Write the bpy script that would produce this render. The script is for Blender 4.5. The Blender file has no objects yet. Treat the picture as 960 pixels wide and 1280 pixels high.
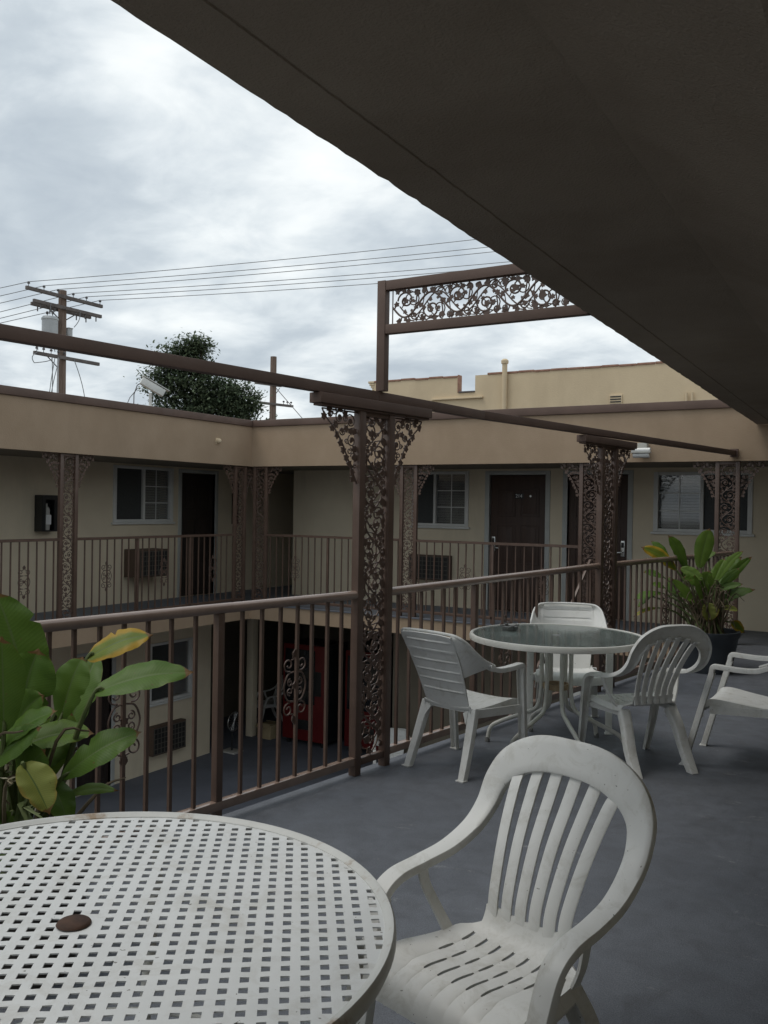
import bpy, bmesh, math, random
from mathutils import Vector, Matrix
random.seed(7)
R = math.radians
PI = math.pi
scene = bpy.context.scene
COL = scene.collection
V = Vector

# ------------------------------------------------------------------ materials
def new_mat(name):
    m = bpy.data.materials.new(name)
    m.use_nodes = True
    nt = m.node_tree
    return m, nt, nt.nodes['Principled BSDF']

def ramp(nt, fac, stops):
    r = nt.nodes.new('ShaderNodeValToRGB')
    el = r.color_ramp.elements
    el[0].position, el[0].color = stops[0][0], (*stops[0][1], 1)
    el[1].position, el[1].color = stops[-1][0], (*stops[-1][1], 1)
    for p, c in stops[1:-1]:
        e = el.new(p); e.color = (*c, 1)
    nt.links.new(fac, r.inputs['Fac'])
    return r.outputs['Color']

def noise(nt, scale, detail=4, rough=.55, coord='Object', stretch=None, dist=0):
    tc = nt.nodes.new('ShaderNodeTexCoord')
    n = nt.nodes.new('ShaderNodeTexNoise')
    n.inputs['Scale'].default_value = scale
    n.inputs['Detail'].default_value = detail
    n.inputs['Roughness'].default_value = rough
    n.inputs['Distortion'].default_value = dist
    out = tc.outputs[coord]
    if stretch:
        mp = nt.nodes.new('ShaderNodeMapping')
        mp.inputs['Scale'].default_value = stretch
        nt.links.new(out, mp.inputs['Vector']); out = mp.outputs['Vector']
    nt.links.new(out, n.inputs['Vector'])
    return n.outputs['Fac']

def mixc(nt, fac, a, b, mode='MIX'):
    m = nt.nodes.new('ShaderNodeMix'); m.data_type = 'RGBA'; m.blend_type = mode
    if isinstance(fac, (int, float)): m.inputs[0].default_value = fac
    else: nt.links.new(fac, m.inputs[0])
    for i, x in ((6, a), (7, b)):
        if isinstance(x, tuple): m.inputs[i].default_value = (*x, 1)
        else: nt.links.new(x, m.inputs[i])
    return m.outputs[2]

def bump(nt, bsdf, height, strength=.3, distance=.01):
    b = nt.nodes.new('ShaderNodeBump')
    b.inputs['Strength'].default_value = strength
    b.inputs['Distance'].default_value = distance
    nt.links.new(height, b.inputs['Height'])
    nt.links.new(b.outputs['Normal'], bsdf.inputs['Normal'])

def surf(name, c1, c2, scale=3, rough=.7, spec=.4, metal=0, bscale=None, bstr=.3, bdist=.005, detail=5, stretch=None, lo=.35, hi=.65,
         dirt=None, dscale=2, dlo=.6, dhi=.75, dstretch=None):
    m, nt, b = new_mat(name)
    col = ramp(nt, noise(nt, scale, detail, .6, stretch=stretch), [(lo, c1), (hi, c2)])
    if dirt:
        f = ramp(nt, noise(nt, dscale, 6, .65, stretch=dstretch, dist=.4), [(dlo, (0, 0, 0)), (dhi, (1, 1, 1))])
        col = mixc(nt, f, col, dirt)
    nt.links.new(col, b.inputs['Base Color'])
    b.inputs['Roughness'].default_value = rough
    b.inputs['Specular IOR Level'].default_value = spec
    b.inputs['Metallic'].default_value = metal
    if bscale:
        bump(nt, b, noise(nt, bscale, 4, .6), bstr, bdist)
    return m

M = {}
M['stucco_tan'] = surf('stucco_tan', (.37, .272, .185), (.41, .305, .212), 2.2, .9, .2, bscale=60, bstr=.5, bdist=.006,
                       dirt=(.335, .247, .168), dscale=1.6, dlo=.48, dhi=.82, dstretch=(1, 1, .35))
M['stucco_cream'] = surf('stucco_cream', (.64, .555, .415), (.69, .605, .455), 1.6, .9, .2, bscale=70, bstr=.45, bdist=.005,
                         dirt=(.54, .475, .355), dscale=1.1, dlo=.55, dhi=.8, dstretch=(1, 1, .3))
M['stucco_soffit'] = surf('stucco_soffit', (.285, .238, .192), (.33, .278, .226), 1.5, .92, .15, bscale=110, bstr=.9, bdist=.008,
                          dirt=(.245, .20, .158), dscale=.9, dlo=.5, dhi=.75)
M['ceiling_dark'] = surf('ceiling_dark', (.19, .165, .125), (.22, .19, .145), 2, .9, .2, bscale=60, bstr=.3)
M['neighbour_stucco'] = surf('neighbour_stucco', (.62, .50, .34), (.68, .555, .38), 1.2, .92, .15, bscale=25, bstr=.4, bdist=.01,
                             dirt=(.55, .44, .30), dscale=.8, dlo=.5, dhi=.8, dstretch=(1, 1, .3))
M['clay_coping'] = surf('clay_coping', (.28, .15, .11), (.38, .23, .17), 6, .85, .2)
M['brown_trim'] = surf('brown_trim', (.115, .074, .057), (.145, .094, .073), 3, .6, .4, bscale=30, bstr=.15,
                       dirt=(.16, .115, .095), dscale=2, dlo=.6, dhi=.85)
M['brown_iron'] = surf('brown_iron', (.098, .061, .045), (.128, .082, .062), 7, .42, .5, bscale=45, bstr=.18, bdist=.002,
                       dirt=(.17, .115, .088), dscale=5, dlo=.62, dhi=.8)
M['brown_iron_rail'] = surf('brown_iron_rail', (.235, .165, .13), (.285, .205, .165), 5, .2, .8, bscale=40, bstr=.15, bdist=.002,  # brown paint lightened for wear and for the sky's sheen on the rails
                            dirt=(.10, .058, .044), dscale=9, dlo=.62, dhi=.75)
M['brown_door'] = surf('brown_door', (.052, .030, .022), (.068, .040, .029), 3, .55, .4, stretch=(8, 8, .7), bscale=30, bstr=.1)
M['black_door'] = surf('black_door', (.028, .021, .018), (.036, .027, .022), 3, .5, .4, stretch=(8, 8, .7))
M['grey_trim'] = surf('grey_trim', (.42, .43, .41), (.48, .49, .46), 4, .6, .35)
M['white_frame'] = surf('white_frame', (.60, .60, .57), (.66, .66, .63), 4, .5, .4)
M['room_shade'] = surf('room_shade', (.03, .029, .027), (.04, .038, .035), 2, .9, .2)  # near-black colour standing in for the shade of unlit rooms
M['screen'] = surf('screen', (.05, .053, .052), (.062, .065, .063), 30, .6, .3)
M['blind'] = surf('blind', (.19, .19, .175), (.23, .23, .21), 5, .6, .3)
M['steel'] = surf('steel', (.48, .48, .46), (.56, .56, .54), 10, .32, .5, metal=1)
M['ac_grey'] = surf('ac_grey', (.085, .078, .066), (.11, .10, .085), 6, .6, .4)
M['ac_dark'] = surf('ac_dark', (.018, .018, .017), (.028, .027, .025), 6, .6, .4)
M['ac_brown'] = surf('ac_brown', (.085, .055, .04), (.105, .07, .05), 4, .6, .4)
M['black_box'] = surf('black_box', (.015, .016, .016), (.024, .025, .025), 6, .35, .5)
M['plate_black'] = surf('plate_black', (.01, .01, .01), (.014, .014, .014), 6, .4, .5)
M['plate_white'] = surf('plate_white', (.72, .72, .70), (.76, .76, .74), 6, .5, .4)
M['lamp_metal'] = surf('lamp_metal', (.40, .39, .35), (.46, .45, .41), 8, .5, .5)
M['lamp_glass'] = surf('lamp_glass', (.62, .62, .60), (.68, .68, .66), 8, .25, .6)
M['camera_white'] = surf('camera_white', (.66, .66, .62), (.74, .74, .70), 9, .45, .4)
M['pole_wood'] = surf('pole_wood', (.15, .108, .085), (.23, .172, .14), 3, .9, .2, stretch=(6, 6, .4), bscale=20, bstr=.5)
M['arm_wood'] = surf('arm_wood', (.12, .105, .10), (.18, .16, .15), 5, .9, .2, bscale=20, bstr=.5)
M['insulator'] = surf('insulator', (.06, .055, .055), (.10, .09, .09), 9, .4, .5)
M['transformer'] = surf('transformer', (.42, .44, .45), (.50, .52, .53), 4, .55, .4)
M['wire'] = surf('wire', (.20, .205, .21), (.24, .245, .25), 4, .6, .3)
M['rust'] = surf('rust', (.045, .025, .018), (.085, .045, .028), 25, .75, .3)
M['rust_ring'] = surf('rust_ring', (.30, .21, .12), (.42, .33, .22), 25, .7, .3)
M['red_machine'] = surf('red_machine', (.11, .010, .010), (.14, .013, .012), 3, .35, .5)
M['dark_glass'] = surf('dark_glass', (.012, .013, .015), (.02, .02, .022), 3, .15, .6)
M['cardboard'] = surf('cardboard', (.33, .26, .15), (.38, .30, .18), 5, .85, .2)
M['pot_blue'] = surf('pot_blue', (.042, .050, .060), (.06, .07, .082), 5, .5, .45, bscale=30, bstr=.3)
M['pot_dark'] = surf('pot_dark', (.05, .045, .042), (.07, .062, .056), 5, .7, .3, bscale=30, bstr=.3)
M['soil'] = surf('soil', (.025, .018, .013), (.045, .033, .024), 30, .95, .1, bscale=50, bstr=1)
M['bark'] = surf('bark', (.05, .038, .028), (.09, .068, .05), 5, .95, .1, stretch=(4, 4, .6))
M['stem_green'] = surf('stem_green', (.075, .11, .03), (.12, .145, .05), 6, .55, .4, stretch=(4, 4, 1))
M['stem_dry'] = surf('stem_dry', (.11, .085, .055), (.17, .135, .09), 6, .85, .2, stretch=(4, 4, 1))
M['pale_petal'] = surf('pale_petal', (.42, .36, .24), (.50, .47, .34), 20, .6, .3)
M['pale_leaf'] = surf('pale_leaf', (.20, .26, .10), (.30, .34, .17), 20, .55, .3)
M['ashtray_glass'] = surf('ashtray_glass', (.10, .10, .095), (.16, .16, .15), 20, .12, .7)
M['ground_dirt'] = surf('ground_dirt', (.16, .15, .135), (.22, .205, .18), .3, .95, .1, bscale=8, bstr=.3)
M['courtyard'] = surf('courtyard', (.125, .135, .16), (.155, .165, .195), 1.2, .8, .25, bscale=40, bstr=.2,
                      dirt=(.10, .105, .12), dscale=.8, dlo=.5, dhi=.8)
M['walk_paint'] = surf('walk_paint', (.11, .12, .14), (.14, .15, .172), 1.5, .65, .3, bscale=40, bstr=.2)
M['gusset_grey'] = surf('gusset_grey', (.16, .16, .155), (.2, .2, .195), 5, .7, .3)

# white plastic: slightly grimy
def plastic(name, a, b_, grime, rough=.42):
    m, nt, b = new_mat(name)
    col = ramp(nt, noise(nt, 5, 5, .6), [(.3, a), (.7, b_)])
    f = ramp(nt, noise(nt, 9, 8, .72, dist=.6), [(.50, (0, 0, 0)), (.78, (1, 1, 1))])
    col = mixc(nt, f, col, grime)
    sp = ramp(nt, noise(nt, 70, 2, .5), [(.735, (0, 0, 0)), (.755, (1, 1, 1))])
    col = mixc(nt, sp, col, tuple(.45 * x for x in grime))
    nt.links.new(col, b.inputs['Base Color'])
    rr = ramp(nt, noise(nt, 14, 5, .6), [(.3, (rough - .06,) * 3), (.7, (rough + .14,) * 3)])
    nt.links.new(rr, b.inputs['Roughness'])
    b.inputs['Specular IOR Level'].default_value = .4
    bump(nt, b, noise(nt, 160, 3, .5), .06, .002)
    return m
M['plastic_white'] = plastic('plastic_white', (.66, .66, .635), (.72, .72, .695), (.47, .455, .40))
M['plastic_bright'] = plastic('plastic_bright', (.78, .78, .75), (.82, .82, .79), (.66, .65, .60))
M['table_enamel'] = plastic('table_enamel', (.64, .65, .64), (.70, .71, .70), (.50, .485, .44), .5)
M['table_rim'] = surf('table_rim', (.53, .53, .50), (.60, .60, .57), 6, .45, .4, dirt=(.30, .215, .14), dscale=8, dlo=.57, dhi=.70)
M['table_frame'] = surf('table_frame', (.60, .59, .54), (.68, .67, .62), 6, .45, .4, dirt=(.40, .34, .24), dscale=6, dlo=.6, dhi=.8)

# painted concrete deck with scuffs
def deck_mat():
    m, nt, b = new_mat('deck_paint')
    base = ramp(nt, noise(nt, 1.1, 6, .6), [(.3, (.112, .122, .141)), (.7, (.150, .161, .182))])
    mott = ramp(nt, noise(nt, 7, 7, .7, dist=.5), [(.42, (0, 0, 0)), (.75, (1, 1, 1))])
    col = mixc(nt, mott, base, (.095, .10, .112))
    sc = ramp(nt, noise(nt, 2.6, 8, .7, stretch=(1.0, 1.9, 1), dist=.8), [(.615, (0, 0, 0)), (.67, (1, 1, 1))])
    brk = ramp(nt, noise(nt, 38, 5, .7), [(.42, (0, 0, 0)), (.6, (1, 1, 1))])
    sc = mixc(nt, 1.0, sc, brk, 'MULTIPLY')
    col = mixc(nt, sc, col, (.26, .265, .27))
    dk = ramp(nt, noise(nt, 1.7, 7, .65, stretch=(1.5, .8, 1), dist=1.2), [(.56, (0, 0, 0)), (.72, (1, 1, 1))])
    col = mixc(nt, dk, col, (.088, .092, .102))
    gr = ramp(nt, noise(nt, 220, 2, .5), [(.3, (.68, .68, .68)), (.7, (1.25, 1.25, 1.25))])
    col = mixc(nt, 1.0, col, gr, 'MULTIPLY')
    pin = ramp(nt, noise(nt, 75, 3, .6), [(.70, (0, 0, 0)), (.74, (1, 1, 1))])
    col = mixc(nt, pin, col, (.07, .072, .078))
    chip = ramp(nt, noise(nt, 19, 6, .75, dist=.5), [(.735, (0, 0, 0)), (.755, (1, 1, 1))])
    col = mixc(nt, chip, col, (.27, .27, .265))
    nt.links.new(col, b.inputs['Base Color'])
    rr = ramp(nt, noise(nt, 3, 6, .6), [(.3, (.5,) * 3), (.7, (.72,) * 3)])
    nt.links.new(rr, b.inputs['Roughness'])
    b.inputs['Specular IOR Level'].default_value = .35
    bump(nt, b, noise(nt, 90, 5, .6), .35, .004)
    return m
M['deck_paint'] = deck_mat()

def leaf_mat(name, a, b_, edge, eamt):
    m, nt, b = new_mat(name)
    col = ramp(nt, noise(nt, 5, 4, .6), [(.3, a), (.7, b_)])
    uv = nt.nodes.new('ShaderNodeUVMap')
    sep = nt.nodes.new('ShaderNodeSeparateXYZ'); nt.links.new(uv.outputs['UV'], sep.inputs[0])
    wv = nt.nodes.new('ShaderNodeMath'); wv.operation = 'MULTIPLY'; wv.inputs[1].default_value = 190
    ab = nt.nodes.new('ShaderNodeMath'); ab.operation = 'ABSOLUTE'
    nt.links.new(sep.outputs['X'], ab.inputs[0])
    sk = nt.nodes.new('ShaderNodeMath'); sk.operation = 'MULTIPLY_ADD'; sk.inputs[1].default_value = -.12
    nt.links.new(ab.outputs[0], sk.inputs[0]); nt.links.new(sep.outputs['Y'], sk.inputs[2])
    nt.links.new(sk.outputs[0], wv.inputs[0])
    sn = nt.nodes.new('ShaderNodeMath'); sn.operation = 'SINE'; nt.links.new(wv.outputs[0], sn.inputs[0])
    vein = ramp(nt, sn.outputs[0], [(.0, (.925,) * 3), (1, (1.04,) * 3)])
    col = mixc(nt, 1.0, col, vein, 'MULTIPLY')
    mid = ramp(nt, ab.outputs[0], [(.02, (1, 1, 1)), (.055, (0, 0, 0))])
    col = mixc(nt, mid, col, (.115, .17, .05))
    # yellowed / browned margin with a ragged boundary
    ad = nt.nodes.new('ShaderNodeMath'); ad.operation = 'MULTIPLY_ADD'; ad.inputs[1].default_value = .75
    nt.links.new(noise(nt, 11, 5, .65), ad.inputs[0]); nt.links.new(ab.outputs[0], ad.inputs[2])
    ad2 = nt.nodes.new('ShaderNodeMath'); ad2.operation = 'MULTIPLY_ADD'; ad2.inputs[1].default_value = .35
    nt.links.new(sep.outputs['Y'], ad2.inputs[0]); nt.links.new(ad.outputs[0], ad2.inputs[2])
    hv = nt.nodes.new('ShaderNodeMath'); hv.operation = 'MULTIPLY'; hv.inputs[1].default_value = .5
    nt.links.new(ad2.outputs[0], hv.inputs[0])
    ef = ramp(nt, hv.outputs[0], [(eamt, (0, 0, 0)), (eamt + .14, (1, 1, 1))])
    col = mixc(nt, ef, col, edge)
    tp = nt.nodes.new('ShaderNodeMath'); tp.operation = 'MULTIPLY_ADD'; tp.inputs[1].default_value = .16
    nt.links.new(noise(nt, 26, 5, .7), tp.inputs[0]); nt.links.new(sep.outputs['Y'], tp.inputs[2])
    tf = ramp(nt, tp.outputs[0], [(.985, (0, 0, 0)), (1.0, (1, 1, 1))])
    tp2 = mixc(nt, tf, col, (.17, .095, .035))
    col = tp2
    sp = ramp(nt, noise(nt, 48, 3, .6), [(.70, (0, 0, 0)), (.73, (1, 1, 1))])
    col = mixc(nt, sp, col, (.14, .11, .035))
    nt.links.new(col, b.inputs['Base Color'])
    b.inputs['Roughness'].default_value = .45
    b.inputs['Specular IOR Level'].default_value = .25
    bump(nt, b, sn.outputs[0], .06, .003)
    # some light passes through a thin leaf
    tr = nt.nodes.new('ShaderNodeBsdfTranslucent'); nt.links.new(col, tr.inputs['Color'])
    mx = nt.nodes.new('ShaderNodeMixShader'); mx.inputs[0].default_value = .25
    out = nt.nodes['Material Output']
    nt.links.new(b.outputs[0], mx.inputs[1]); nt.links.new(tr.outputs[0], mx.inputs[2]); nt.links.new(mx.outputs[0], out.inputs['Surface'])
    return m
M['leaf0'] = leaf_mat('leaf_green', (.078, .150, .022), (.115, .195, .030), (.20, .17, .03), .80)
M['leaf1'] = leaf_mat('leaf_light', (.12, .205, .032), (.16, .25, .045), (.26, .22, .04), .80)
M['leaf2'] = leaf_mat('leaf_yellowing', (.13, .19, .022), (.20, .24, .028), (.42, .27, .03), .50)
M['leaf3'] = leaf_mat('leaf_pale', (.25, .28, .065), (.32, .34, .09), (.34, .25, .06), .68)

def tree_leaf_mat():
    m, nt, b = new_mat('tree_leaf')
    g = nt.nodes.new('ShaderNodeNewGeometry')
    col = ramp(nt, g.outputs['Random Per Island'], [(0, (.075, .105, .065)), (.6, (.115, .15, .09)), (1, (.17, .205, .13))])
    nt.links.new(col, b.inputs['Base Color'])
    b.inputs['Roughness'].default_value = .8; b.inputs['Specular IOR Level'].default_value = .15
    tr = nt.nodes.new('ShaderNodeBsdfTranslucent'); nt.links.new(col, tr.inputs['Color'])
    mx = nt.nodes.new('ShaderNodeMixShader'); mx.inputs[0].default_value = .35
    nt.links.new(b.outputs[0], mx.inputs[1]); nt.links.new(tr.outputs[0], mx.inputs[2]); nt.links.new(mx.outputs[0], nt.nodes['Material Output'].inputs['Surface'])
    return m
M['tree_leaf'] = tree_leaf_mat()

def glass_mat(name, col, rough, trans, bs=None):
    m, nt, b = new_mat(name)
    b.inputs['Base Color'].default_value = (*col, 1)
    b.inputs['Roughness'].default_value = rough
    b.inputs['Transmission Weight'].default_value = trans
    b.inputs['IOR'].default_value = 1.5
    if bs: bump(nt, b, noise(nt, bs, 3, .6), .25, .002)
    return m
M['window_glass'] = glass_mat('window_glass', (.80, .82, .82), .04, .92)
M['table_glass'] = glass_mat('table_glass', (.50, .58, .555), .09, .8, 30)

# ------------------------------------------------------------------ mesh helpers
def frame_of(d, up=V((0, 0, 1))):
    d = d.normalized()
    s = d.cross(up)
    if s.length < 1e-5: s = d.cross(V((0, 1, 0)))
    s.normalize()
    return s, s.cross(d).normalized()

class MB:
    def __init__(self):
        self.bm = bmesh.new()
    def ring(self, pts):
        return [self.bm.verts.new(p) for p in pts]
    def bridge(self, a, b, closed=True):
        n = len(a)
        for i in range(n if closed else n - 1):
            j = (i + 1) % n
            try: self.bm.faces.new((a[i], a[j], b[j], b[i]))
            except ValueError: pass
    def cap(self, r, flip=False):
        try: self.bm.faces.new(list(reversed(r)) if flip else r)
        except ValueError: pass
    def box(self, c, s, bev=0, basis=None):
        sub = bmesh.new()
        bmesh.ops.create_cube(sub, size=1)
        for v in sub.verts: v.co = V((v.co.x * s[0], v.co.y * s[1], v.co.z * s[2]))
        if bev: bmesh.ops.bevel(sub, geom=list(sub.edges), offset=bev, segments=2, profile=.6, affect='EDGES')
        c = V(c); mp = {}
        for v in sub.verts:
            p = v.co if basis is None else basis[0] * v.co.x + basis[1] * v.co.y + basis[2] * v.co.z
            mp[v] = self.bm.verts.new(c + p)
        for f in sub.faces: self.bm.faces.new([mp[v] for v in f.verts])
        sub.free()
        return self
    def rng(self, x0, x1, y0, y1, z0, z1, bev=0):
        return self.box(((x0 + x1) / 2, (y0 + y1) / 2, (z0 + z1) / 2), (abs(x1 - x0), abs(y1 - y0), abs(z1 - z0)), bev)
    def beam(self, p0, p1, w, h, bev=0, up=V((0, 0, 1))):
        p0, p1 = V(p0), V(p1)
        s, u = frame_of(p1 - p0, up)
        return self.box((p0 + p1) / 2, ((p1 - p0).length, w, h), bev, ((p1 - p0).normalized(), s, u))
    def tube(self, pts, r, n=6, caps=True, flat=1.0, up=V((0, 0, 1))):
        pts = [V(p) for p in pts]
        rs = r if isinstance(r, (list, tuple)) else [r] * len(pts)
        prev = None; first = last = None
        s = None
        for i, p in enumerate(pts):
            d = (pts[min(i + 1, len(pts) - 1)] - pts[max(i - 1, 0)])
            if d.length < 1e-9: continue
            d.normalize()
            if s is None: s, u = frame_of(d, up)
            else:
                s = s - d * s.dot(d)
                if s.length < 1e-6: s, u = frame_of(d, up)
                s.normalize(); u = s.cross(d).normalized()
            ring = self.ring([p + s * math.cos(2 * PI * k / n) * rs[i] + u * math.sin(2 * PI * k / n) * rs[i] * flat for k in range(n)])
            if prev: self.bridge(prev, ring)
            else: first = ring
            prev = ring
        if caps and first and prev:
            self.cap(first, True); self.cap(prev)
        return self
    def lathe(self, prof, n=24, c=(0, 0, 0)):
        c = V(c); prev = None
        for r, z in prof:
            if r < 1e-6:
                ring = [self.bm.verts.new(c + V((0, 0, z)))]
            else:
                ring = self.ring([c + V((r * math.cos(2 * PI * k / n), r * math.sin(2 * PI * k / n), z)) for k in range(n)])
            if prev:
                if len(prev) == 1 and len(ring) > 1:
                    for k in range(n): self.bm.faces.new((prev[0], ring[k], ring[(k + 1) % n]))
                elif len(ring) == 1 and len(prev) > 1:
                    for k in range(n): self.bm.faces.new((prev[k], prev[(k + 1) % n], ring[0]))
                elif len(ring) > 1: self.bridge(prev, ring)
            prev = ring
        return self
    def plate(self, pts, off):
        """flat outline given as 3D points, thickened by the vector off"""
        a = self.ring([V(p) for p in pts]); b = self.ring([V(p) + V(off) for p in pts])
        self.bridge(a, b); self.cap(a, True); self.cap(b)
        return self
    def quad(self, a, b, c, d):
        self.bm.faces.new([self.bm.verts.new(V(p)) for p in (a, b, c, d)])
    def sweep(self, samples, prof):
        """samples: (point, width dir, normal, width scale); prof: list of (w, n) with w in -1..1 half widths, n in metres"""
        prev = None; first = None
        for p, w, n, hw in samples:
            ring = self.ring([p + w * (a * hw) + n * b for a, b in prof])
            if prev: self.bridge(prev, ring)
            else: first = ring
            prev = ring
        self.cap(first, True); self.cap(prev)
        return self
    def grid(self, rows, closed=False):
        vs = [[self.bm.verts.new(V(p)) for p in r] for r in rows]
        for i in range(len(vs) - 1):
            for j in range(len(vs[0]) - 1):
                self.bm.faces.new((vs[i][j], vs[i][j + 1], vs[i + 1][j + 1], vs[i + 1][j]))
        return vs
    def mesh(self, name, m, smooth=40):
        bmesh.ops.recalc_face_normals(self.bm, faces=list(self.bm.faces))
        me = bpy.data.meshes.new(name)
        self.bm.to_mesh(me); self.bm.free()
        me.materials.append(m)
        if smooth:
            for p in me.polygons: p.use_smooth = True
            me.set_sharp_from_angle(angle=R(smooth))
        return me
    def build(self, name, m, parent=None, smooth=40, loc=None):
        o = bpy.data.objects.new(name, self.mesh(name, m, smooth))
        COL.objects.link(o)
        if parent: o.parent = parent
        if loc: o.location = loc
        return o

def tag(o, label=None, cat=None, group=None, kind=None):
    if label: o['label'] = label
    if cat: o['category'] = cat
    if group: o['group'] = group
    if kind: o['kind'] = kind
    return o

def thing(name, label, cat, loc=(0, 0, 0), rz=0, group=None):
    o = bpy.data.objects.new(name, None); COL.objects.link(o)
    o.empty_display_size = .1
    o.location = loc; o.rotation_euler = (0, 0, rz)
    return tag(o, label, cat, group)

KIDS = {}
def copy_thing(root, loc, rz, label=None, group=None):
    def rec(o, parent):
        c = o.copy(); COL.objects.link(c)
        if parent: c.parent = parent
        for ch in [x for x in list(o.children)]: rec(ch, c)
        return c
    c = rec(root, None)
    c.location = loc; c.rotation_euler = (0, 0, rz)
    if label: c['label'] = label
    if group: c['group'] = group
    return c

def dup_part(o, parent, loc=None):
    c = o.copy(); COL.objects.link(c); c.parent = parent
    if loc is not None: c.location = loc
    return c

def structure(name, mb, m, smooth=0):
    return tag(mb.build(name, m, None, smooth), kind='structure')

def catmull(pts, n):
    """smooth list of tuples (any length) through the control tuples"""
    out = []
    P = [list(p) for p in pts]
    P = [[2 * a - b for a, b in zip(P[0], P[1])]] + P + [[2 * a - b for a, b in zip(P[-1], P[-2])]]
    for i in range(1, len(P) - 2):
        for k in range(n):
            t = k / n
            out.append(tuple(.5 * (2 * b + (c - a) * t + (2 * a - 5 * b + 4 * c - d) * t * t + (3 * b - a - 3 * c + d) * t ** 3)
                             for a, b, c, d in zip(P[i - 1], P[i], P[i + 1], P[i + 2])))
    out.append(tuple(P[-2]))
    return out

# ------------------------------------------------------------------ camera
cam = bpy.data.cameras.new('camera')
camo = bpy.data.objects.new('camera', cam); COL.objects.link(camo)
right = V((.85833676, .51283503, .01607016)); up = V((-.0167168, -.00335231, .99985464)); fwd = V((-.51281435, .85848063, -.00569555))
mw = Matrix(((right.x, up.x, -fwd.x, 0), (right.y, up.y, -fwd.y, 0), (right.z, up.z, -fwd.z, 1.6), (0, 0, 0, 1)))
camo.matrix_world = mw
cam.sensor_fit = 'VERTICAL'; cam.sensor_height = 36
cam.lens = 36 * 1130.806 / 1280
cam.clip_start = .05; cam.clip_end = 3000
scene.camera = camo

# ------------------------------------------------------------------ world and sun
w = bpy.data.worlds.new('World'); scene.world = w; w.use_nodes = True
nt = w.node_tree
bg = nt.nodes['Background']
SUN_EL, SUN_AZ = R(66), R(-128)
sky = nt.nodes.new('ShaderNodeTexSky'); sky.sky_type = 'NISHITA'; sky.sun_disc = False
sky.sun_elevation = SUN_EL; sky.sun_rotation = SUN_AZ; sky.dust_density = 2
tc = nt.nodes.new('ShaderNodeTexCoord')
sep = nt.nodes.new('ShaderNodeSeparateXYZ'); nt.links.new(tc.outputs['Generated'], sep.inputs[0])
mxz = nt.nodes.new('ShaderNodeMath'); mxz.operation = 'MAXIMUM'; mxz.inputs[1].default_value = 0; nt.links.new(sep.outputs['Z'], mxz.inputs[0])
adz = nt.nodes.new('ShaderNodeMath'); adz.operation = 'ADD'; adz.inputs[1].default_value = .22; nt.links.new(mxz.outputs[0], adz.inputs[0])
dx = nt.nodes.new('ShaderNodeMath'); dx.operation = 'DIVIDE'; nt.links.new(sep.outputs['X'], dx.inputs[0]); nt.links.new(adz.outputs[0], dx.inputs[1])
dy = nt.nodes.new('ShaderNodeMath'); dy.operation = 'DIVIDE'; nt.links.new(sep.outputs['Y'], dy.inputs[0]); nt.links.new(adz.outputs[0], dy.inputs[1])
cmb = nt.nodes.new('ShaderNodeCombineXYZ'); nt.links.new(dx.outputs[0], cmb.inputs[0]); nt.links.new(dy.outputs[0], cmb.inputs[1])
def wnoise(scale, detail, rough, dist, off):
    mp = nt.nodes.new('ShaderNodeMapping'); mp.inputs['Location'].default_value = off
    mp.inputs['Rotation'].default_value = (0, 0, R(31)); mp.inputs['Scale'].default_value = (.85, 1.0, 1)
    nt.links.new(cmb.outputs[0], mp.inputs['Vector'])
    n = nt.nodes.new('ShaderNodeTexNoise'); n.inputs['Scale'].default_value = scale; n.inputs['Detail'].default_value = detail
    n.inputs['Roughness'].default_value = rough; n.inputs['Distortion'].default_value = dist
    nt.links.new(mp.outputs['Vector'], n.inputs['Vector'])
    return n.outputs['Fac']
big = wnoise(1.9, 6, .5, .35, (3.1, 1.7, 0))
small = wnoise(5.2, 7, .55, .3, (7.4, 2.2, 1))
mm = nt.nodes.new('ShaderNodeMix'); mm.data_type = 'FLOAT'; mm.inputs[0].default_value = .38
nt.links.new(big, mm.inputs[2]); nt.links.new(small, mm.inputs[3])
cl = ramp(nt, mm.outputs[0], [(.37, (4.75, 5.4, 6.0)), (.46, (5.7, 6.35, 6.85)), (.53, (7.2, 7.8, 8.15)), (.60, (8.9, 9.35, 9.45)), (.70, (10.3, 10.5, 10.4))])
skc = mixc(nt, .94, sky.outputs['Color'], cl)
nt.links.new(skc, bg.inputs['Color'])
bg.inputs['Strength'].default_value = .108

sun = bpy.data.lights.new('sun', 'SUN'); sun.energy = 1.15; sun.angle = R(25); sun.color = (1, .96, .90)
suno = bpy.data.objects.new('sun', sun); COL.objects.link(suno)
sd = V((math.sin(SUN_AZ) * math.cos(SUN_EL), math.cos(SUN_AZ) * math.cos(SUN_EL), math.sin(SUN_EL)))
suno.rotation_euler = sd.to_track_quat('Z', 'Y').to_euler()

scene.view_settings.view_transform = 'Standard'
scene.view_settings.look = 'None'
scene.view_settings.exposure = 0
scene.view_settings.gamma = 1
scene.render.engine = 'CYCLES'
scene.cycles.use_denoising = True
scene.cycles.max_bounces = 10
scene.cycles.diffuse_bounces = 5

# ------------------------------------------------------------------ key planes (metres; +Y along the left wing, eye at 1.6)
XL, YF = -9.38, 11.5          # courtyard faces of the left and the far wing
XW, YW = -10.9, 13.1          # their room walls
ZS, ZG = 2.22, -2.85          # walkway ceiling, courtyard ground
RB = V((-2.869, 4.68, 0)); RD = V((.13164604, .99129679, 0)); RN = V((RD.y, -RD.x, 0))   # deck railing line
def rp(t, off=0, z=0): return RB + RD * t + RN * off + V((0, 0, z))
RROT = math.atan2(RD.y, RD.x)

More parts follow.
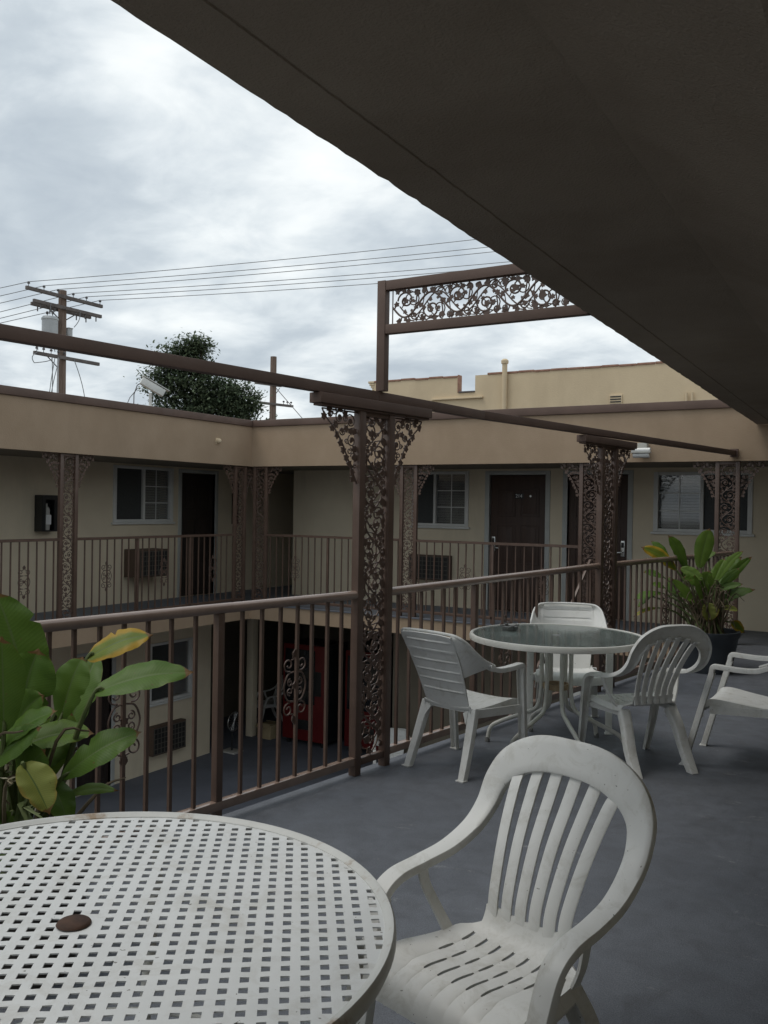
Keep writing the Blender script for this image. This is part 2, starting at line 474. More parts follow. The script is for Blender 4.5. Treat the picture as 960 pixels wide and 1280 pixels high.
# ------------------------------------------------------------------ ground, courtyard, deck
g = MB(); g.rng(-400, 400, -400, 400, ZG - .3, ZG - .004); structure('ground', g, M['ground_dirt'])
g = MB(); g.rng(-18, 4, -14, 18.5, ZG - .003, ZG, 0); structure('courtyard_floor', g, M['courtyard'])

def deck_poly(z0, z1, off):
    a = rp(-9.2, off); b_ = rp((YF - RB.y) / RD.y, off)
    pts = [(1.6, a.y, z0), (1.6, 15.2, z0), (b_.x, 15.2, z0), (b_.x, b_.y, z0), (a.x, a.y, z0)]
    return [V(p) for p in pts], V((0, 0, z1 - z0))
g = MB(); g.plate(*deck_poly(-.24, -.018, -.045)); structure('deck_slab', g, M['stucco_tan'])
g = MB(); g.plate(*deck_poly(-.018, 0, -.062)); structure('deck_floor', g, M['deck_paint'])

# ------------------------------------------------------------------ motel wings
def wall_grid(mb, ax0, ax1, z0, z1, openings, fn, depth):
    """wall face in the plane given by fn(a, z, d); rectangular openings get reveals of the given depth"""
    xs = sorted({ax0, ax1, *[o[0] for o in openings], *[o[1] for o in openings]})
    zs = sorted({z0, z1, *[max(o[2], z0) for o in openings], *[o[3] for o in openings]})
    def hole(a, z): return any(o[0] < a < o[1] and o[2] < z < o[3] for o in openings)
    for i in range(len(xs) - 1):
        for j in range(len(zs) - 1):
            if not hole((xs[i] + xs[i + 1]) / 2, (zs[j] + zs[j + 1]) / 2):
                mb.quad(fn(xs[i], zs[j], 0), fn(xs[i + 1], zs[j], 0), fn(xs[i + 1], zs[j + 1], 0), fn(xs[i], zs[j + 1], 0))
    for a0, a1, b0, b1 in openings:
        b0 = max(b0, z0)
        mb.quad(fn(a0, b0, 0), fn(a0, b1, 0), fn(a0, b1, -depth), fn(a0, b0, -depth))
        mb.quad(fn(a1, b0, 0), fn(a1, b1, 0), fn(a1, b1, -depth), fn(a1, b0, -depth))
        mb.quad(fn(a0, b1, 0), fn(a1, b1, 0), fn(a1, b1, -depth), fn(a0, b1, -depth))
        mb.quad(fn(a0, b0, 0), fn(a1, b0, 0), fn(a1, b0, -depth), fn(a0, b0, -depth))
        mb.quad(fn(a0, b0, -depth), fn(a1, b0, -depth), fn(a1, b1, -depth), fn(a0, b1, -depth))

fnL = lambda a, z, d: V((XW + d, a, z))          # left wing wall, a = Y, outward +X
fnF = lambda a, z, d: V((a, YW - d, z))          # far wing wall, a = X, outward -Y

def lbox(mb, fn, a0, a1, z0, z1, d0, d1, bev=0):
    p, q = fn(a0, z0, d0), fn(a1, z1, d1)
    mb.rng(min(p.x, q.x), max(p.x, q.x), min(p.y, q.y), max(p.y, q.y), min(p.z, q.z), max(p.z, q.z), bev)
    return mb

def window(parent, fn, a0, a1, z0, z1, screen_first=True, split=.5, grid=True):
    f = MB(); t = .045
    lbox(f, fn, a0 - .02, a0 + t, z0, z1, -.06, .022, .004); lbox(f, fn, a1 - t, a1 + .02, z0, z1, -.06, .022, .004)
    lbox(f, fn, a0 + t, a1 - t, z0, z0 + t, -.06, .02, .004); lbox(f, fn, a0 + t, a1 - t, z1 - t, z1, -.06, .02, .004)
    s = f.build('window', M['white_frame'], parent)
    mid = a0 + (a1 - a0) * split
    m = lbox(MB(), fn, mid - .022, mid + .022, z0 + t, z1 - t, -.055, .012, .003); m.build('mullion', M['white_frame'], s)
    sl = MB(); lbox(sl, fn, a0 - .05, a1 + .05, z0 - .035, z0 - .002, -.02, .045, .004); sl.build('sill', M['white_frame'], s)
    halves = [(a0 + t, mid - .022), (mid + .022, a1 - t)]
    if not screen_first: halves.reverse()
    (s0, s1), (g0, g1) = halves
    lbox(MB(), fn, s0, s1, z0 + t, z1 - t, -.038, -.034).build('insect_screen', M['screen'], s, 0)
    lbox(MB(), fn, g0, g1, z0 + t, z1 - t, -.046, -.040).build('pane', M['window_glass'], s, 0)
    if grid:
        gm = MB(); gw = (g0 + g1) / 2
        lbox(gm, fn, gw - .007, gw + .007, z0 + t, z1 - t, -.039, -.033)
        for k in (1, 2):
            zz = z0 + t + (z1 - z0 - 2 * t) * k / 3
            lbox(gm, fn, g0, gw - .007, zz - .007, zz + .007, -.039, -.033); lbox(gm, fn, gw + .007, g1, zz - .007, zz + .007, -.039, -.033)
        gm.build('muntin', M['white_frame'], s, 0)
    bl = MB(); n = int((z1 - z0 - .1) / .042)
    for k in range(n):
        zz = z0 + .06 + k * .042
        p = fn(g0 - .02, zz, -.085); q = fn(g1 + .02, zz, -.085); r = fn(g1 + .02, zz + .036, -.105); u = fn(g0 - .02, zz + .036, -.105)
        bl.quad(p, q, r, u)
    bl.build('blind', M['blind'], s, 0)
    return s

def number_mesh(txt, size, name):
    c = bpy.data.curves.new(name, 'FONT'); c.body = txt; c.size = size; c.align_x = 'CENTER'; c.align_y = 'CENTER'; c.extrude = .0015
    o = bpy.data.objects.new(name, c); COL.objects.link(o)
    dg = bpy.context.evaluated_depsgraph_get(); dg.update()
    me = bpy.data.meshes.new_from_object(o.evaluated_get(dg))
    bpy.data.objects.remove(o); bpy.data.curves.remove(c)
    return me

def door(parent, fn, a0, a1, z1, m, handle_at=None, number=None, trim=True, z0=0.0):
    leaf = MB(); lbox(leaf, fn, a0 + .01, a1 - .01, z0 + .012, z1 - .01, -.075, -.035, .003)
    wd = a1 - a0
    for r0, r1 in ((.12, .62), (.74, 1.36), (1.48, 1.92)):
        for c0, c1 in ((.12, .46), (.54, .88)):
            x0, x1 = a0 + wd * c0, a0 + wd * c1
            b = z0 + r0
            for q in ((x0, x1, b, b + .02), (x0, x1, z0 + r1 - .02, z0 + r1), (x0, x0 + .02, b + .02, z0 + r1 - .02), (x1 - .02, x1, b + .02, z0 + r1 - .02)):
                lbox(leaf, fn, *q, -.0355, -.026, .003)
            lbox(leaf, fn, x0 + .05, x1 - .05, b + .05, z0 + r1 - .05, -.0355, -.028, .004)
    d = leaf.build('door', m, parent)
    if trim:
        f = MB()
        lbox(f, fn, a0 - .075, a0, z0, z1 + .06, -.08, .016, .004); lbox(f, fn, a1, a1 + .075, z0, z1 + .06, -.08, .016, .004)
        lbox(f, fn, a0, a1, z1, z1 + .06, -.08, .015, .004)
        f.build('frame', M['grey_trim'], d)
    if handle_at is not None:
        h = MB(); s = 1 if handle_at < (a0 + a1) / 2 else -1
        lbox(h, fn, handle_at - .03, handle_at + .03, z0 + .93, z0 + 1.16, -.036, -.012, .008)
        p = fn(handle_at, z0 + .99, -.02); q = fn(handle_at, z0 + .99, .035); e = fn(handle_at + s * .11, z0 + .985, .04)
        h.tube([p, q, (q * 3 + e) / 4, e], .011, 8)
        hh = h.build('handle', M['steel'], d)
        lbox(MB(), fn, handle_at - .02, handle_at + .02, z0 + 1.06, z0 + 1.135, -.013, -.008, .004).build('card_reader', M['plate_black'], d)
    if number:
        c = (a0 + a1) / 2 + .02; zc = z0 + 1.80
        lbox(MB(), fn, c - .075, c + .075, zc - .04, zc + .04, -.036, -.024, .003).build('number_plate', M['plate_black'], d)
        me = number_mesh(number, .075, 'number_text'); me.materials.clear(); me.materials.append(M['plate_white'])
        o = bpy.data.objects.new('number_text', me); COL.objects.link(o); o.parent = d
        o.location = fn(c, zc, -.0215); o.rotation_euler = (PI / 2, 0, 0)
        pk = MB(); pc = fn(c + .19, zc - .0, -.03); pk.lathe([(0, -.008), (.014, -.006), (.016, 0), (.016, .006), (0, .006)], 12)
        po = pk.build('peephole', M['steel'], d); po.location = pc; po.rotation_euler = (PI / 2, 0, 0)
    return d

# left wing ---------------------------------------------------------------
LW = thing('motel_wing', 'long tan two storey motel wing on the left with brown roof trim', 'building', (0, 0, 0))
f = MB(); f.rng(XL - .12, XL, -8, YF, ZS, 2.86); f.build('fascia', M['stucco_tan'], LW, 0)
f = MB(); f.rng(XL - .28, XL + .03, -8, YF - .03, 2.862, 2.965, .008); f.build('roof_trim', M['brown_trim'], LW)
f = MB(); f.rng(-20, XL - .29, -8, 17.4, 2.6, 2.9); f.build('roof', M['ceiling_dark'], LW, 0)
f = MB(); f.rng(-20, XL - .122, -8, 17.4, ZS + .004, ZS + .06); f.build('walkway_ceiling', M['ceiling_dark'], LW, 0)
f = MB(); f.rng(-20, XL, -8, 17.4, -.25, -.02); f.build('walkway_slab', M['stucco_tan'], LW, 0)
f = MB(); f.rng(XW - 6, XL + .015, -8, YF - .015, -.019, 0, .004); f.rng(XW - 6, XL + .015, YF - .015, 17.4, -.019, 0); f.build('walkway_floor', M['walk_paint'], LW, 0)
up_open = [(9.99, 11.26, 1.29, 2.19), (11.49, 12.34, -.01, 2.13), (12.80, 13.02, 1.24, 2.05)]
f = MB(); wall_grid(f, -8, 17.4, 0.001, ZS + .003, up_open, fnL, .3); f.build('wall', M['stucco_cream'], LW, 0)
window(LW, fnL, 9.99, 11.26, 1.29, 2.19)
door(LW, fnL, 11.49, 12.34, 2.13, M['black_door'])
lbox(MB(), fnL, 12.80, 13.02, 1.24, 2.05, -.05, -.02).build('pane', M['dark_glass'], LW, 0)
lbox(MB(), fnL, 9.99, 11.26, 1.29, 2.19, -.29, -.27).build('room_shade_sheet', M['room_shade'], LW, 0)  # dark sheet behind the blinds, painted in place of the room's shade
lo_open = [(9.33, 10.0, ZG - .01, -.75), (10.8, 11.8, -1.72, -.72)]
f = MB(); wall_grid(f, -8, 12.3, ZG + .001, -.251, lo_open, fnL, .3)
f.quad((XW, 12.3, ZG), (XW - 1.6, 12.3, ZG), (XW - 1.6, 12.3, -.251), (XW, 12.3, -.251)); f.build('lower_wall', M['stucco_cream'], LW, 0)
window(LW, fnL, 10.8, 11.8, -1.72, -.72, True, .5, False)
door(LW, fnL, 9.33, 10.0, -.75, M['black_door'], None, None, True, ZG)
lbox(MB(), fnL, 10.8, 11.8, -1.72, -.72, -.29, -.27).build('room_shade_sheet', M['room_shade'], LW, 0)
# far wing ----------------------------------------------------------------
FW = thing('motel_wing', 'tan motel wing across the courtyard with brown guest room doors', 'building', (0, 0, 0))
f = MB(); f.rng(XL - .12, 6, YF + .001, YF + .12, ZS, 2.86); f.build('fascia', M['stucco_tan'], FW, 0)
f = MB(); f.rng(XL - .28, 6, YF - .029, YF + .28, 2.861, 2.966, .008); f.build('roof_trim', M['brown_trim'], FW)
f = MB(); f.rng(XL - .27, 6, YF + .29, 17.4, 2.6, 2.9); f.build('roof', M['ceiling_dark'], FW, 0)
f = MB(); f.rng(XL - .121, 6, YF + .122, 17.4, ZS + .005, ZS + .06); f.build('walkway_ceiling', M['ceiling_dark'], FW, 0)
f = MB(); f.rng(XL, rp(6.88).x - .02, YF, 17.4, -.25, -.02); f.build('walkway_slab', M['stucco_tan'], FW, 0)
f = MB(); f.rng(XL + .016, rp(6.88).x - .07, YF - .015, 17.4, -.019, -.001); f.build('walkway_floor', M['walk_paint'], FW, 0)
XC = -9.72
fo = [(-7.26, -6.27, 1.30, 2.19), (-5.89, -4.96, -.01, 2.13), (-4.61, -3.70, -.01, 2.13), (-3.31, -2.02, 1.31, 2.16)]
f = MB(); wall_grid(f, XC, 6, 0.001, ZS + .004, fo, fnF, .3)
f.quad((XC, YW, 0), (XC, 17.4, 0), (XC, 17.4, ZS), (XC, YW, ZS)); f.quad((XC, 17.35, 0), (XW, 17.35, 0), (XW, 17.35, ZS), (XC, 17.35, ZS))
f.build('wall', M['stucco_cream'], FW, 0)
window(FW, fnF, -7.26, -6.27, 1.30, 2.19, True, .40)
window(FW, fnF, -3.31, -2.02, 1.31, 2.16, False, .5)
for a0, a1, b0, b1 in (fo[0], fo[3]): lbox(MB(), fnF, a0, a1, b0, b1, -.29, -.27).build('room_shade_sheet', M['room_shade'], FW, 0)
door(FW, fnF, -5.89, -4.96, 2.13, M['brown_door'], -5.82, '214')
door(FW, fnF, -4.61, -3.70, 2.13, M['brown_door'], -3.77, None)
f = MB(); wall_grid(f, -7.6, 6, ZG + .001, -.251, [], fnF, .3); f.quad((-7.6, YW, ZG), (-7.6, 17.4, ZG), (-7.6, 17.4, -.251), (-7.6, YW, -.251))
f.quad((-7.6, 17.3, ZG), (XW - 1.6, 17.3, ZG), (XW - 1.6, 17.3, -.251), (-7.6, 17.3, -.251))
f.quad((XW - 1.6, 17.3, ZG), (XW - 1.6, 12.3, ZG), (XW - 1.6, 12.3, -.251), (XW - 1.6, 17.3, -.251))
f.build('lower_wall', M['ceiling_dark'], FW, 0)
f = MB(); f.rng(-11.15, -11.0, 13.6, 13.75, ZG, -.25, .006); f.build('lower_post', M['stucco_cream'], FW)
f = MB(); f.rng(-4.0, -3.86, YF + .1, YF + .24, ZG, -.25, .006); f.build('lower_post', M['grey_trim'], FW)

# near wing: the roof that hangs over the deck ------------------------------
NW = thing('motel_wing', 'dark roof overhang sheltering the deck, underside in deep shade', 'building', (0, 0, 0))
f = MB(); rows = []
def eave(y): return -1.475 - .0245 * (y - 1.2)
ys = [-5 + i * (YF - .002 + 5) / 330 for i in range(331)]
rnd = random.Random(3)
wob = [rnd.gauss(0, .0016) + (.005 if rnd.random() < .05 else 0) + .0025 * math.sin(y * 3.1) * math.sin(y * 1.3) for y in ys]
prof = [(0, 3.05), (0, 2.655), (.004, 2.648), (.175, 2.648), (.178, 2.653), (.186, 2.653), (.189, 2.648), (.76, 2.648), (.80, 2.63), (1.25, 2.40), (2.9, 2.36), (2.9, 3.05)]
for y, wb in zip(ys, wob):
    rows.append([(eave(y) + a + (wb if z < 2.7 and a < .1 else (wb * .6 if a < .3 else 0)), y, z) for a, z in prof])
f.grid(rows)
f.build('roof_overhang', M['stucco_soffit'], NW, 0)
f = MB(); f.rng(1.42, 1.6, -9, 13.05, 0, 2.4); f.build('wall', M['stucco_cream'], NW, 0)  # unseen wall right of the deck, enclosing it to keep that side dark

# ------------------------------------------------------------------ ironwork
def spiral(c, r0, r1, a0, turns, n=22):
    return [(c[0] + (r0 + (r1 - r0) * k / n) * math.cos(a0 + turns * 2 * PI * k / n),
             c[1] + (r0 + (r1 - r0) * k / n) * math.sin(a0 + turns * 2 * PI * k / n)) for k in range(n + 1)]

def leaf_outline(c, ang, s):
    rad = [1.15, .72, 1.05, .66, .92, .58, .42, .58, .92, .66, 1.05, .72]
    return [(c[0] + s * r * math.cos(ang + 2 * PI * k / 12), c[1] + s * r * math.sin(ang + 2 * PI * k / 12)) for k, r in enumerate(rad)]

class Iron2D:
    """strokes and leaves in a 2D panel, mapped to 3D by origin + x*u + y*v"""
    def __init__(s, o, u, v, stroke):
        s.mb = MB(); s.o, s.u, s.v = V(o), V(u), V(v); s.n = s.u.cross(s.v).normalized(); s.st = stroke
    def P(s, p): return s.o + s.u * p[0] + s.v * p[1]
    def line(s, pts, k=1.0, n=5):
        s.mb.tube([s.P(p) for p in pts], s.st * k, n, True, 1.0, s.n)
    def leaf(s, c, ang, size, th=.006):
        tilt = random.uniform(-.002, .002)
        s.mb.plate([s.P(p) - s.n * (th / 2 + tilt) for p in leaf_outline(c, ang, size)], s.n * th)

def vine(I, w, L, x0=0, y0=0, seed=1, det=1.0, lk=.85):
    """rinceau: a waving stem along y with spirals and ivy leaves, filling width w and length L"""
    rd = random.Random(seed)
    k = max(2, round(L / (w * .80))); hp = L / k; m = x0 + w / 2
    I.line([(m + .33 * w * math.sin(PI * i / 12), y0 + hp * i / 12) for i in range(12 * k + 1)], 1.15)
    for j in range(k):
        s = 1 if j % 2 == 0 else -1
        yc = y0 + hp * (j + .5)
        q = lambda a, b: (m + s * a * w, yc + b * hp)
        r = min(.27 * w, .36 * hp)
        I.line(spiral(q(-.16, .02), r, r * .25, -PI / 2, -s * 1.3, int(20 * det)))
        I.line(spiral(q(.30, .36), r * .52, r * .14, PI / 2, -s * 1.1, int(14 * det)), .85)
        I.line(spiral(q(-.36, .44), r * .42, r * .12, 0, s * 1.1, int(12 * det)), .85)
        for a, b, sz in ((-.16, .02, .125), (-.36, .46, .13), (.41, -.27, .125), (-.41, -.30, .135), (.43, .12, .10), (.10, .46, .115), (.30, .38, .09), (-.05, -.36, .11), (-.40, .12, .10), (.14, -.02, .085)):
            I.leaf(q(a + rd.uniform(-.03, .03), b + rd.uniform(-.03, .03)), rd.uniform(0, 6.28), sz * lk * w * rd.uniform(.85, 1.2))
        I.line([q(.02, .40), q(-.18, .44), q(-.36, .46)], .8)
        I.line([q(.30, -.12), q(.44, -.18), q(.41, -.27)], .8)
        I.line([q(-.40, .0), q(-.47, -.18), q(-.41, -.30)], .8)
        I.line([q(.31, .10), q(.44, .22), q(.46, .36)], .8)
        I.line([q(-.10, -.28), q(-.05, -.36), q(.05, -.42)], .8)

def bracket(I, w, h, sx):
    """corner scroll: inner top corner at the origin, spreading along sx*x and down -y"""
    X = lambda pts: [(sx * a, b) for a, b in pts]
    I.line(X([(.0, -.012), (w, -.012)]), 1.0)
    edge = [(w, -.012), (w * .9, -h * .13), (w * .66, -h * .27), (w * .44, -h * .45), (w * .27, -h * .66), (w * .12, -h * .84), (0.0, -h)]
    I.line(X(catmull(edge, 5)), 1.0)
    for cx, cy, r, a0, tn in ((.20, .16, .15, 0, 1.3), (.52, .12, .115, 2, -1.3), (.16, .42, .12, 1, -1.3), (.44, .30, .09, 3, 1.2), (.10, .64, .085, 0, 1.3), (.78, .09, .075, 1, 1.2)):
        I.line(X(spiral((cx * w, -cy * h), r * w, r * w * .25, a0, tn, 18)), .85)
        I.leaf((sx * cx * w, -cy * h), random.uniform(0, 6), .06 * w)
    for cx, cy, r, a0, tn in ((.34, .12, .08, 1, -1.2), (.66, .05, .07, 2, 1.2), (.06, .52, .07, 0, -1.2), (.22, .56, .07, 2, 1.2), (.30, .44, .06, 0, 1.2), (.05, .76, .05, 1, -1.2), (.62, .2, .06, 1, -1.2)):
        I.line(X(spiral((cx * w, -cy * h), r * w, r * w * .25, a0, tn, 14)), .8)
    for px, py in ((.93, .13), (.2, .28), (.5, .02), (.8, .03), (.12, .95), (.22, .74), (.03, .66), (.56, .36), (.38, .56), (.70, .27), (.47, .46), (.30, .66), (.14, .85), (.33, .27), (.62, .22), (.08, .3), (.07, .53), (.36, .07)):
        I.leaf((sx * px * w, -py * h), random.uniform(0, 6), .085 * w)

def medallion(I, h, w):
    for s in (-1, 1):
        I.line([(s * a, b) for a, b in spiral((w * .27, h * .30), w * .21, w * .06, -PI * .6, 1.25, 18)], .9)
        I.line([(s * a, b) for a, b in spiral((w * .27, -h * .30), w * .21, w * .06, PI * .6, -1.25, 18)], .9)
        I.line([(s * a, b) for a, b in catmull([(.05 * w, .20 * h), (.30 * w, .17 * h), (.44 * w, .05 * h), (.44 * w, -.05 * h), (.30 * w, -.17 * h), (.05 * w, -.20 * h)], 5)])
        I.line([(s * a, b) for a, b in spiral((w * .20, h * .06), w * .12, w * .04, PI * .5, -1.2, 14)], .8)
        I.line([(s * a, b) for a, b in spiral((w * .20, -h * .06), w * .12, w * .04, -PI * .5, 1.2, 14)], .8)
        I.line([(s * a, b) for a, b in catmull([(0, .5 * h), (.10 * w, .44 * h), (.05 * w, .38 * h), (.16 * w, .36 * h)], 4)], .9)
        I.line([(s * a, b) for a, b in catmull([(0, -.5 * h), (.10 * w, -.44 * h), (.05 * w, -.38 * h), (.16 * w, -.36 * h)], 4)], .9)
    I.leaf((0, .0), PI / 2, w * .14); I.leaf((0, h * .42), PI / 2, w * .13); I.leaf((0, -h * .42), -PI / 2, w * .13)

IRON = M['brown_iron']
# a column in its own frame: local x along its width, z up
def make_column(name, label, W, H, post, brk_w, brk_h, stroke, cap=None, loc=(0, 0, 0), rz=0, group=None, det=1.0, z_foot=0.0):
    t = thing(name, label, 'column', loc, rz, group)
    for s in (-1, 1):
        b = MB(); x = s * (W - post) / 2
        b.rng(x - post / 2, x + post / 2, -post / 2, post / 2, z_foot, H, .004)
        b.build('post', IRON, t)
    I = Iron2D((-(W / 2 - post), 0, .10), (1, 0, 0), (0, 0, 1), stroke)
    vine(I, W - 2 * post, H - .14, 0, 0, 5, det)
    if det >= 1: vine(I, W - 2 * post, H - .14, 0, .06, 31, det * .8, .7)
    I.mb.build('scroll_panel', IRON, t, 50)
    b = MB(); b.rng(-(W / 2 - post), W / 2 - post, -.018, .018, .055, .095, .003); b.rng(-(W / 2 - post), W / 2 - post, -.018, .018, H - .04, H - .003, .003)
    b.build('cross_bar', IRON, t)
    for s in (-1, 1):
        I = Iron2D((s * W / 2, 0, H - (.012 if cap else .002)), (1, 0, 0), (0, 0, 1), stroke)
        bracket(I, brk_w, brk_h, s)
        I.mb.build('scroll_bracket', IRON, t, 50)
    if cap:
        cw, ch, cd = cap
        b = MB(); b.rng(-cw / 2, cw / 2, -cd / 2, cd / 2, H + .001, H + ch, .004)
        b.build('capital', M['brown_trim'], t)
        b = MB(); b.rng(-cw / 2 + .02, cw / 2 - .02, -cd / 2 + .012, cd / 2 - .012, H - .012, H, .003)
        b.build('capital_block', M['brown_trim'], t)
    return t

GC = 'scroll iron columns along the upper walkways'
dc = make_column('iron_column', 'tall scroll iron column on the deck edge, nearest the camera, under the roof beam', .335, 2.178, .053, .31, .43, .0050, (1.07, .060, .09),
                 rp(0.0), RROT, 'scroll iron columns on the deck edge')
copy_thing(dc, rp(3.31), RROT, 'scroll iron column on the deck edge behind the glass table, with the far beam on top')
fc = make_column('iron_column', 'scroll iron column of the far walkway just right of the nearest column', .285, ZS - .002, .05, .27, .44, .0052, None, (-6.485, YF + .06, 0), 0, GC, .7)
copy_thing(fc, (-3.765, YF + .06, 0), 0, 'scroll iron column in front of the second brown door of the far walkway')
copy_thing(fc, (-2.055, YF + .06, 0), 0, 'scroll iron column in front of the right window, behind the potted plant')
copy_thing(fc, (-9.235, YF + .06, 0), 0, 'corner scroll iron column on the far walkway side of the corner pair')
copy_thing(fc, (XL - .06, 11.28, 0), PI / 2, 'corner scroll iron column on the left walkway side of the corner pair')
copy_thing(fc, (XL - .06, 7.89, 0), PI / 2, 'scroll iron column of the left walkway beside the fire extinguisher box')

# beam that rides on the deck columns
bt = thing('roof_beam', 'long brown iron beam resting on the deck columns and fixed to the far fascia', 'beam', rp(0))
b = MB()
P0 = [rp(-7, 0, 2.285), rp(0, 0, 2.268), rp(1.2, 0, 2.262), rp(6.83, 0, 2.312)]
for p, q in ((0, 1), (1, 2), (2, 3)):
    b.beam(P0[p] - RB, P0[q] - RB, .06, .058, .004)
b.build('rail', M['brown_trim'], bt)
b = MB(); e = rp(6.84, 0, 2.312) - RB; b.box(e, (.09, .05, .10), .005); b.build('end_bracket', M['brown_trim'], bt)

# portal frame above the column, reaching into the overhang
pt_ = thing('scroll_arch', 'brown iron frame with scroll panel joining column and roof overhang', 'iron frame', (-2.835, 4.70, 2.30))
b = MB(); b.rng(-.028, .028, -.028, .028, 0, .665, .003); b.build('post', M['brown_trim'], pt_)
b = MB(); b.rng(.03, 1.283, -.026, .026, .605, .662, .003); b.build('top_bar', M['brown_trim'], pt_)
b = MB(); b.rng(.03, 1.283, -.026, .026, .342, .398, .003); b.build('bottom_bar', M['brown_trim'], pt_)
I = Iron2D((.066, 0, .603), (0, 0, -1), (1, 0, 0), .0055)
vine(I, .203, 1.215, 0, 0, 11)
I.st = .0040; vine(I, .203, 1.215, 0, .05, 23, .8, .62)
I.line([(0, 0), (.203, 0)], 1)
I.mb.build('scroll_panel', IRON, pt_, 50)

# ------------------------------------------------------------------ railings
BAL = MB(); BAL.rng(-.0075, .0075, -.0075, .0075, 0, 1.0); BAL_ME = BAL.mesh('baluster', IRON, 0)
I = Iron2D((0, 0, 0), (1, 0, 0), (0, 0, 1), .0052); medallion(I, .41, .185); MED_ME = I.mb.mesh('medallion', IRON, 50)

def railing(label, p0, p1, z0, z1, zb, bal, meds, posts, top=(.055, .048), group=None, round_top=True, bot=(.035, .04), bw=1.0, rail_mat=None, pz=0.0, medz=.605):
    p0, p1 = V(p0), V(p1); d = p1 - p0; L = math.hypot(d.x, d.y)
    t = thing('iron_railing', label, 'railing', (p0.x, p0.y, 0), math.atan2(d.y, d.x), group)
    hz = lambda x: z0 + (z1 - z0) * x / L
    hr = MB(); a, h = top
    if round_top:
        pr = [(-.6, -.5 * h), (-.92, -.28 * h), (-1, 0), (-.9, .24 * h), (-.62, .40 * h), (-.22, .49 * h), (.22, .49 * h), (.62, .40 * h), (.9, .24 * h), (1, 0), (.92, -.28 * h), (.6, -.5 * h)]
    else:
        pr = [(-1, -.5 * h), (-1, .5 * h), (1, .5 * h), (1, -.5 * h)]
    n = max(2, int(L / .4)); rd = random.Random(len(label))
    hr.sweep([(V((L * i / n, 0, hz(L * i / n) - h / 2 + rd.gauss(0, .0007))), V((0, 1, 0)), V((0, 0, 1)), a / 2) for i in range(n + 1)], pr)
    hr.build('handrail', rail_mat or IRON, t, 50)
    b = MB(); b.rng(0, L, -bot[0] / 2, bot[0] / 2, zb - bot[1], zb, .005); b.build('bottom_rail', rail_mat or IRON, t)
    for x in bal:
        o = bpy.data.objects.new('baluster', BAL_ME); COL.objects.link(o); o.parent = t
        o.location = (x, 0, zb); o.scale = (bw, bw, hz(x) - h - zb + .001)
        o.rotation_euler = (rd.gauss(0, .002), rd.gauss(0, .002), rd.gauss(0, .03))
    for x in meds:
        o = bpy.data.objects.new('scroll_medallion', MED_ME); COL.objects.link(o); o.parent = t; o.location = (x, 0, medz)
    for x, pw in posts:
        b = MB(); b.rng(x - pw / 2, x + pw / 2, -pw / 2, pw / 2, pz, hz(x) - h + .002, .004); b.build('post', IRON, t)
    return t

GD = 'iron railing lengths along the deck edge'; GW = 'iron railing lengths along the walkways'
tb = [-2.93, -2.80, -2.67, -2.54, -2.41, -2.28, -2.155, -2.033, -1.906, -1.776, -1.648, -1.51, -1.364, -1.058, -.921, -.785, -.654, -.532, -.404, -.279]
t0 = -6.0
railing('brown iron railing on the deck edge behind the broad leafed plant and woven table', rp(t0), rp(-.165), 1.112, 1.10, .11, [x - t0 for x in tb] + [k * .13 for k in range(1, 23)], [-.664 - t0, -1.772 - t0, -2.9 - t0],
        [(-1.215 - t0, .042), (-3.9 - t0, .042)], (.056, .05), GD, True, (.046, .046), 1.15, M['brown_iron_rail'], .0)
tb2 = [.257 + .1275 * k for k in range(22) if abs(.257 + .1275 * k - 1.15) > .05]
railing('brown iron railing on the deck edge behind the glass table and its chairs', rp(.165), rp(3.145), 1.10, 1.138, .11, [x - .165 for x in tb2], [1.57 - .165, 2.6 - .165], [(1.15 - .165, .042)],
        (.056, .05), GD, True, (.046, .046), 1.15, M['brown_iron_rail'], .0)
tb3 = [3.6 + .128 * k for k in range(25)]
railing('brown iron railing on the deck edge running behind the far potted plant', rp(3.475), rp(6.80), 1.138, 1.14, .11, [x - 3.475 for x in tb3], [4.75 - 3.475], [(5.13 - 3.475, .042)],
        (.056, .05), GD, True, (.046, .046), 1.15, M['brown_iron_rail'], .0)
yl = XL - .06
railing('iron railing of left walkway below the fire extinguisher box', (yl, 2.2, 0), (yl, 7.745, 0), 1.135, 1.135, .10, [.06 + k * .126 for k in range(44)], [7.243 - 2.2, 5.98 - 2.2], [(6.45 - 2.2, .035)], (.045, .035), GW, False)
railing('iron railing of left walkway in front of the air conditioner and dark door', (yl, 8.035, 0), (yl, 11.135, 0), 1.135, 1.135, .10, [.135 + k * .1275 for k in range(23)], [8.543 - 8.035, 9.62 - 8.035, 10.664 - 8.035], [(9.098 - 8.035, .035), (10.15 - 8.035, .035)], (.045, .035), GW, False)
yf = YF + .06
railing('iron railing of far walkway between the corner column and the nearest column', (-9.09, yf, 0), (-6.63, yf, 0), 1.135, 1.135, .10, [.07 + k * .1245 for k in range(20)], [-8.526 + 9.09, -7.1 + 9.09], [(-7.905 + 9.09, .035)], (.045, .035), GW, False)
railing('iron railing of far walkway in front of the door numbered 214', (-6.34, yf, 0), (-3.91, yf, 0), 1.133, 1.133, .10, [.04 + k * .1255 for k in range(19)], [-5.555 + 6.34, -4.4 + 6.34], [(-5.136 + 6.34, .035)], (.045, .035), GW, False)
st = thing('stair_handrail', 'sloping brown handrail dropping away below the far walkway', 'handrail', (-3.72, YF - .02, 0))
b = MB(); b.beam((0, 0, .95), (-.08, -.55, .35), .034, .034, .006); b.beam((-.08, -.55, .35), (-.5, -3.4, -1.95), .034, .034, .006); b.build('rail', IRON, st)
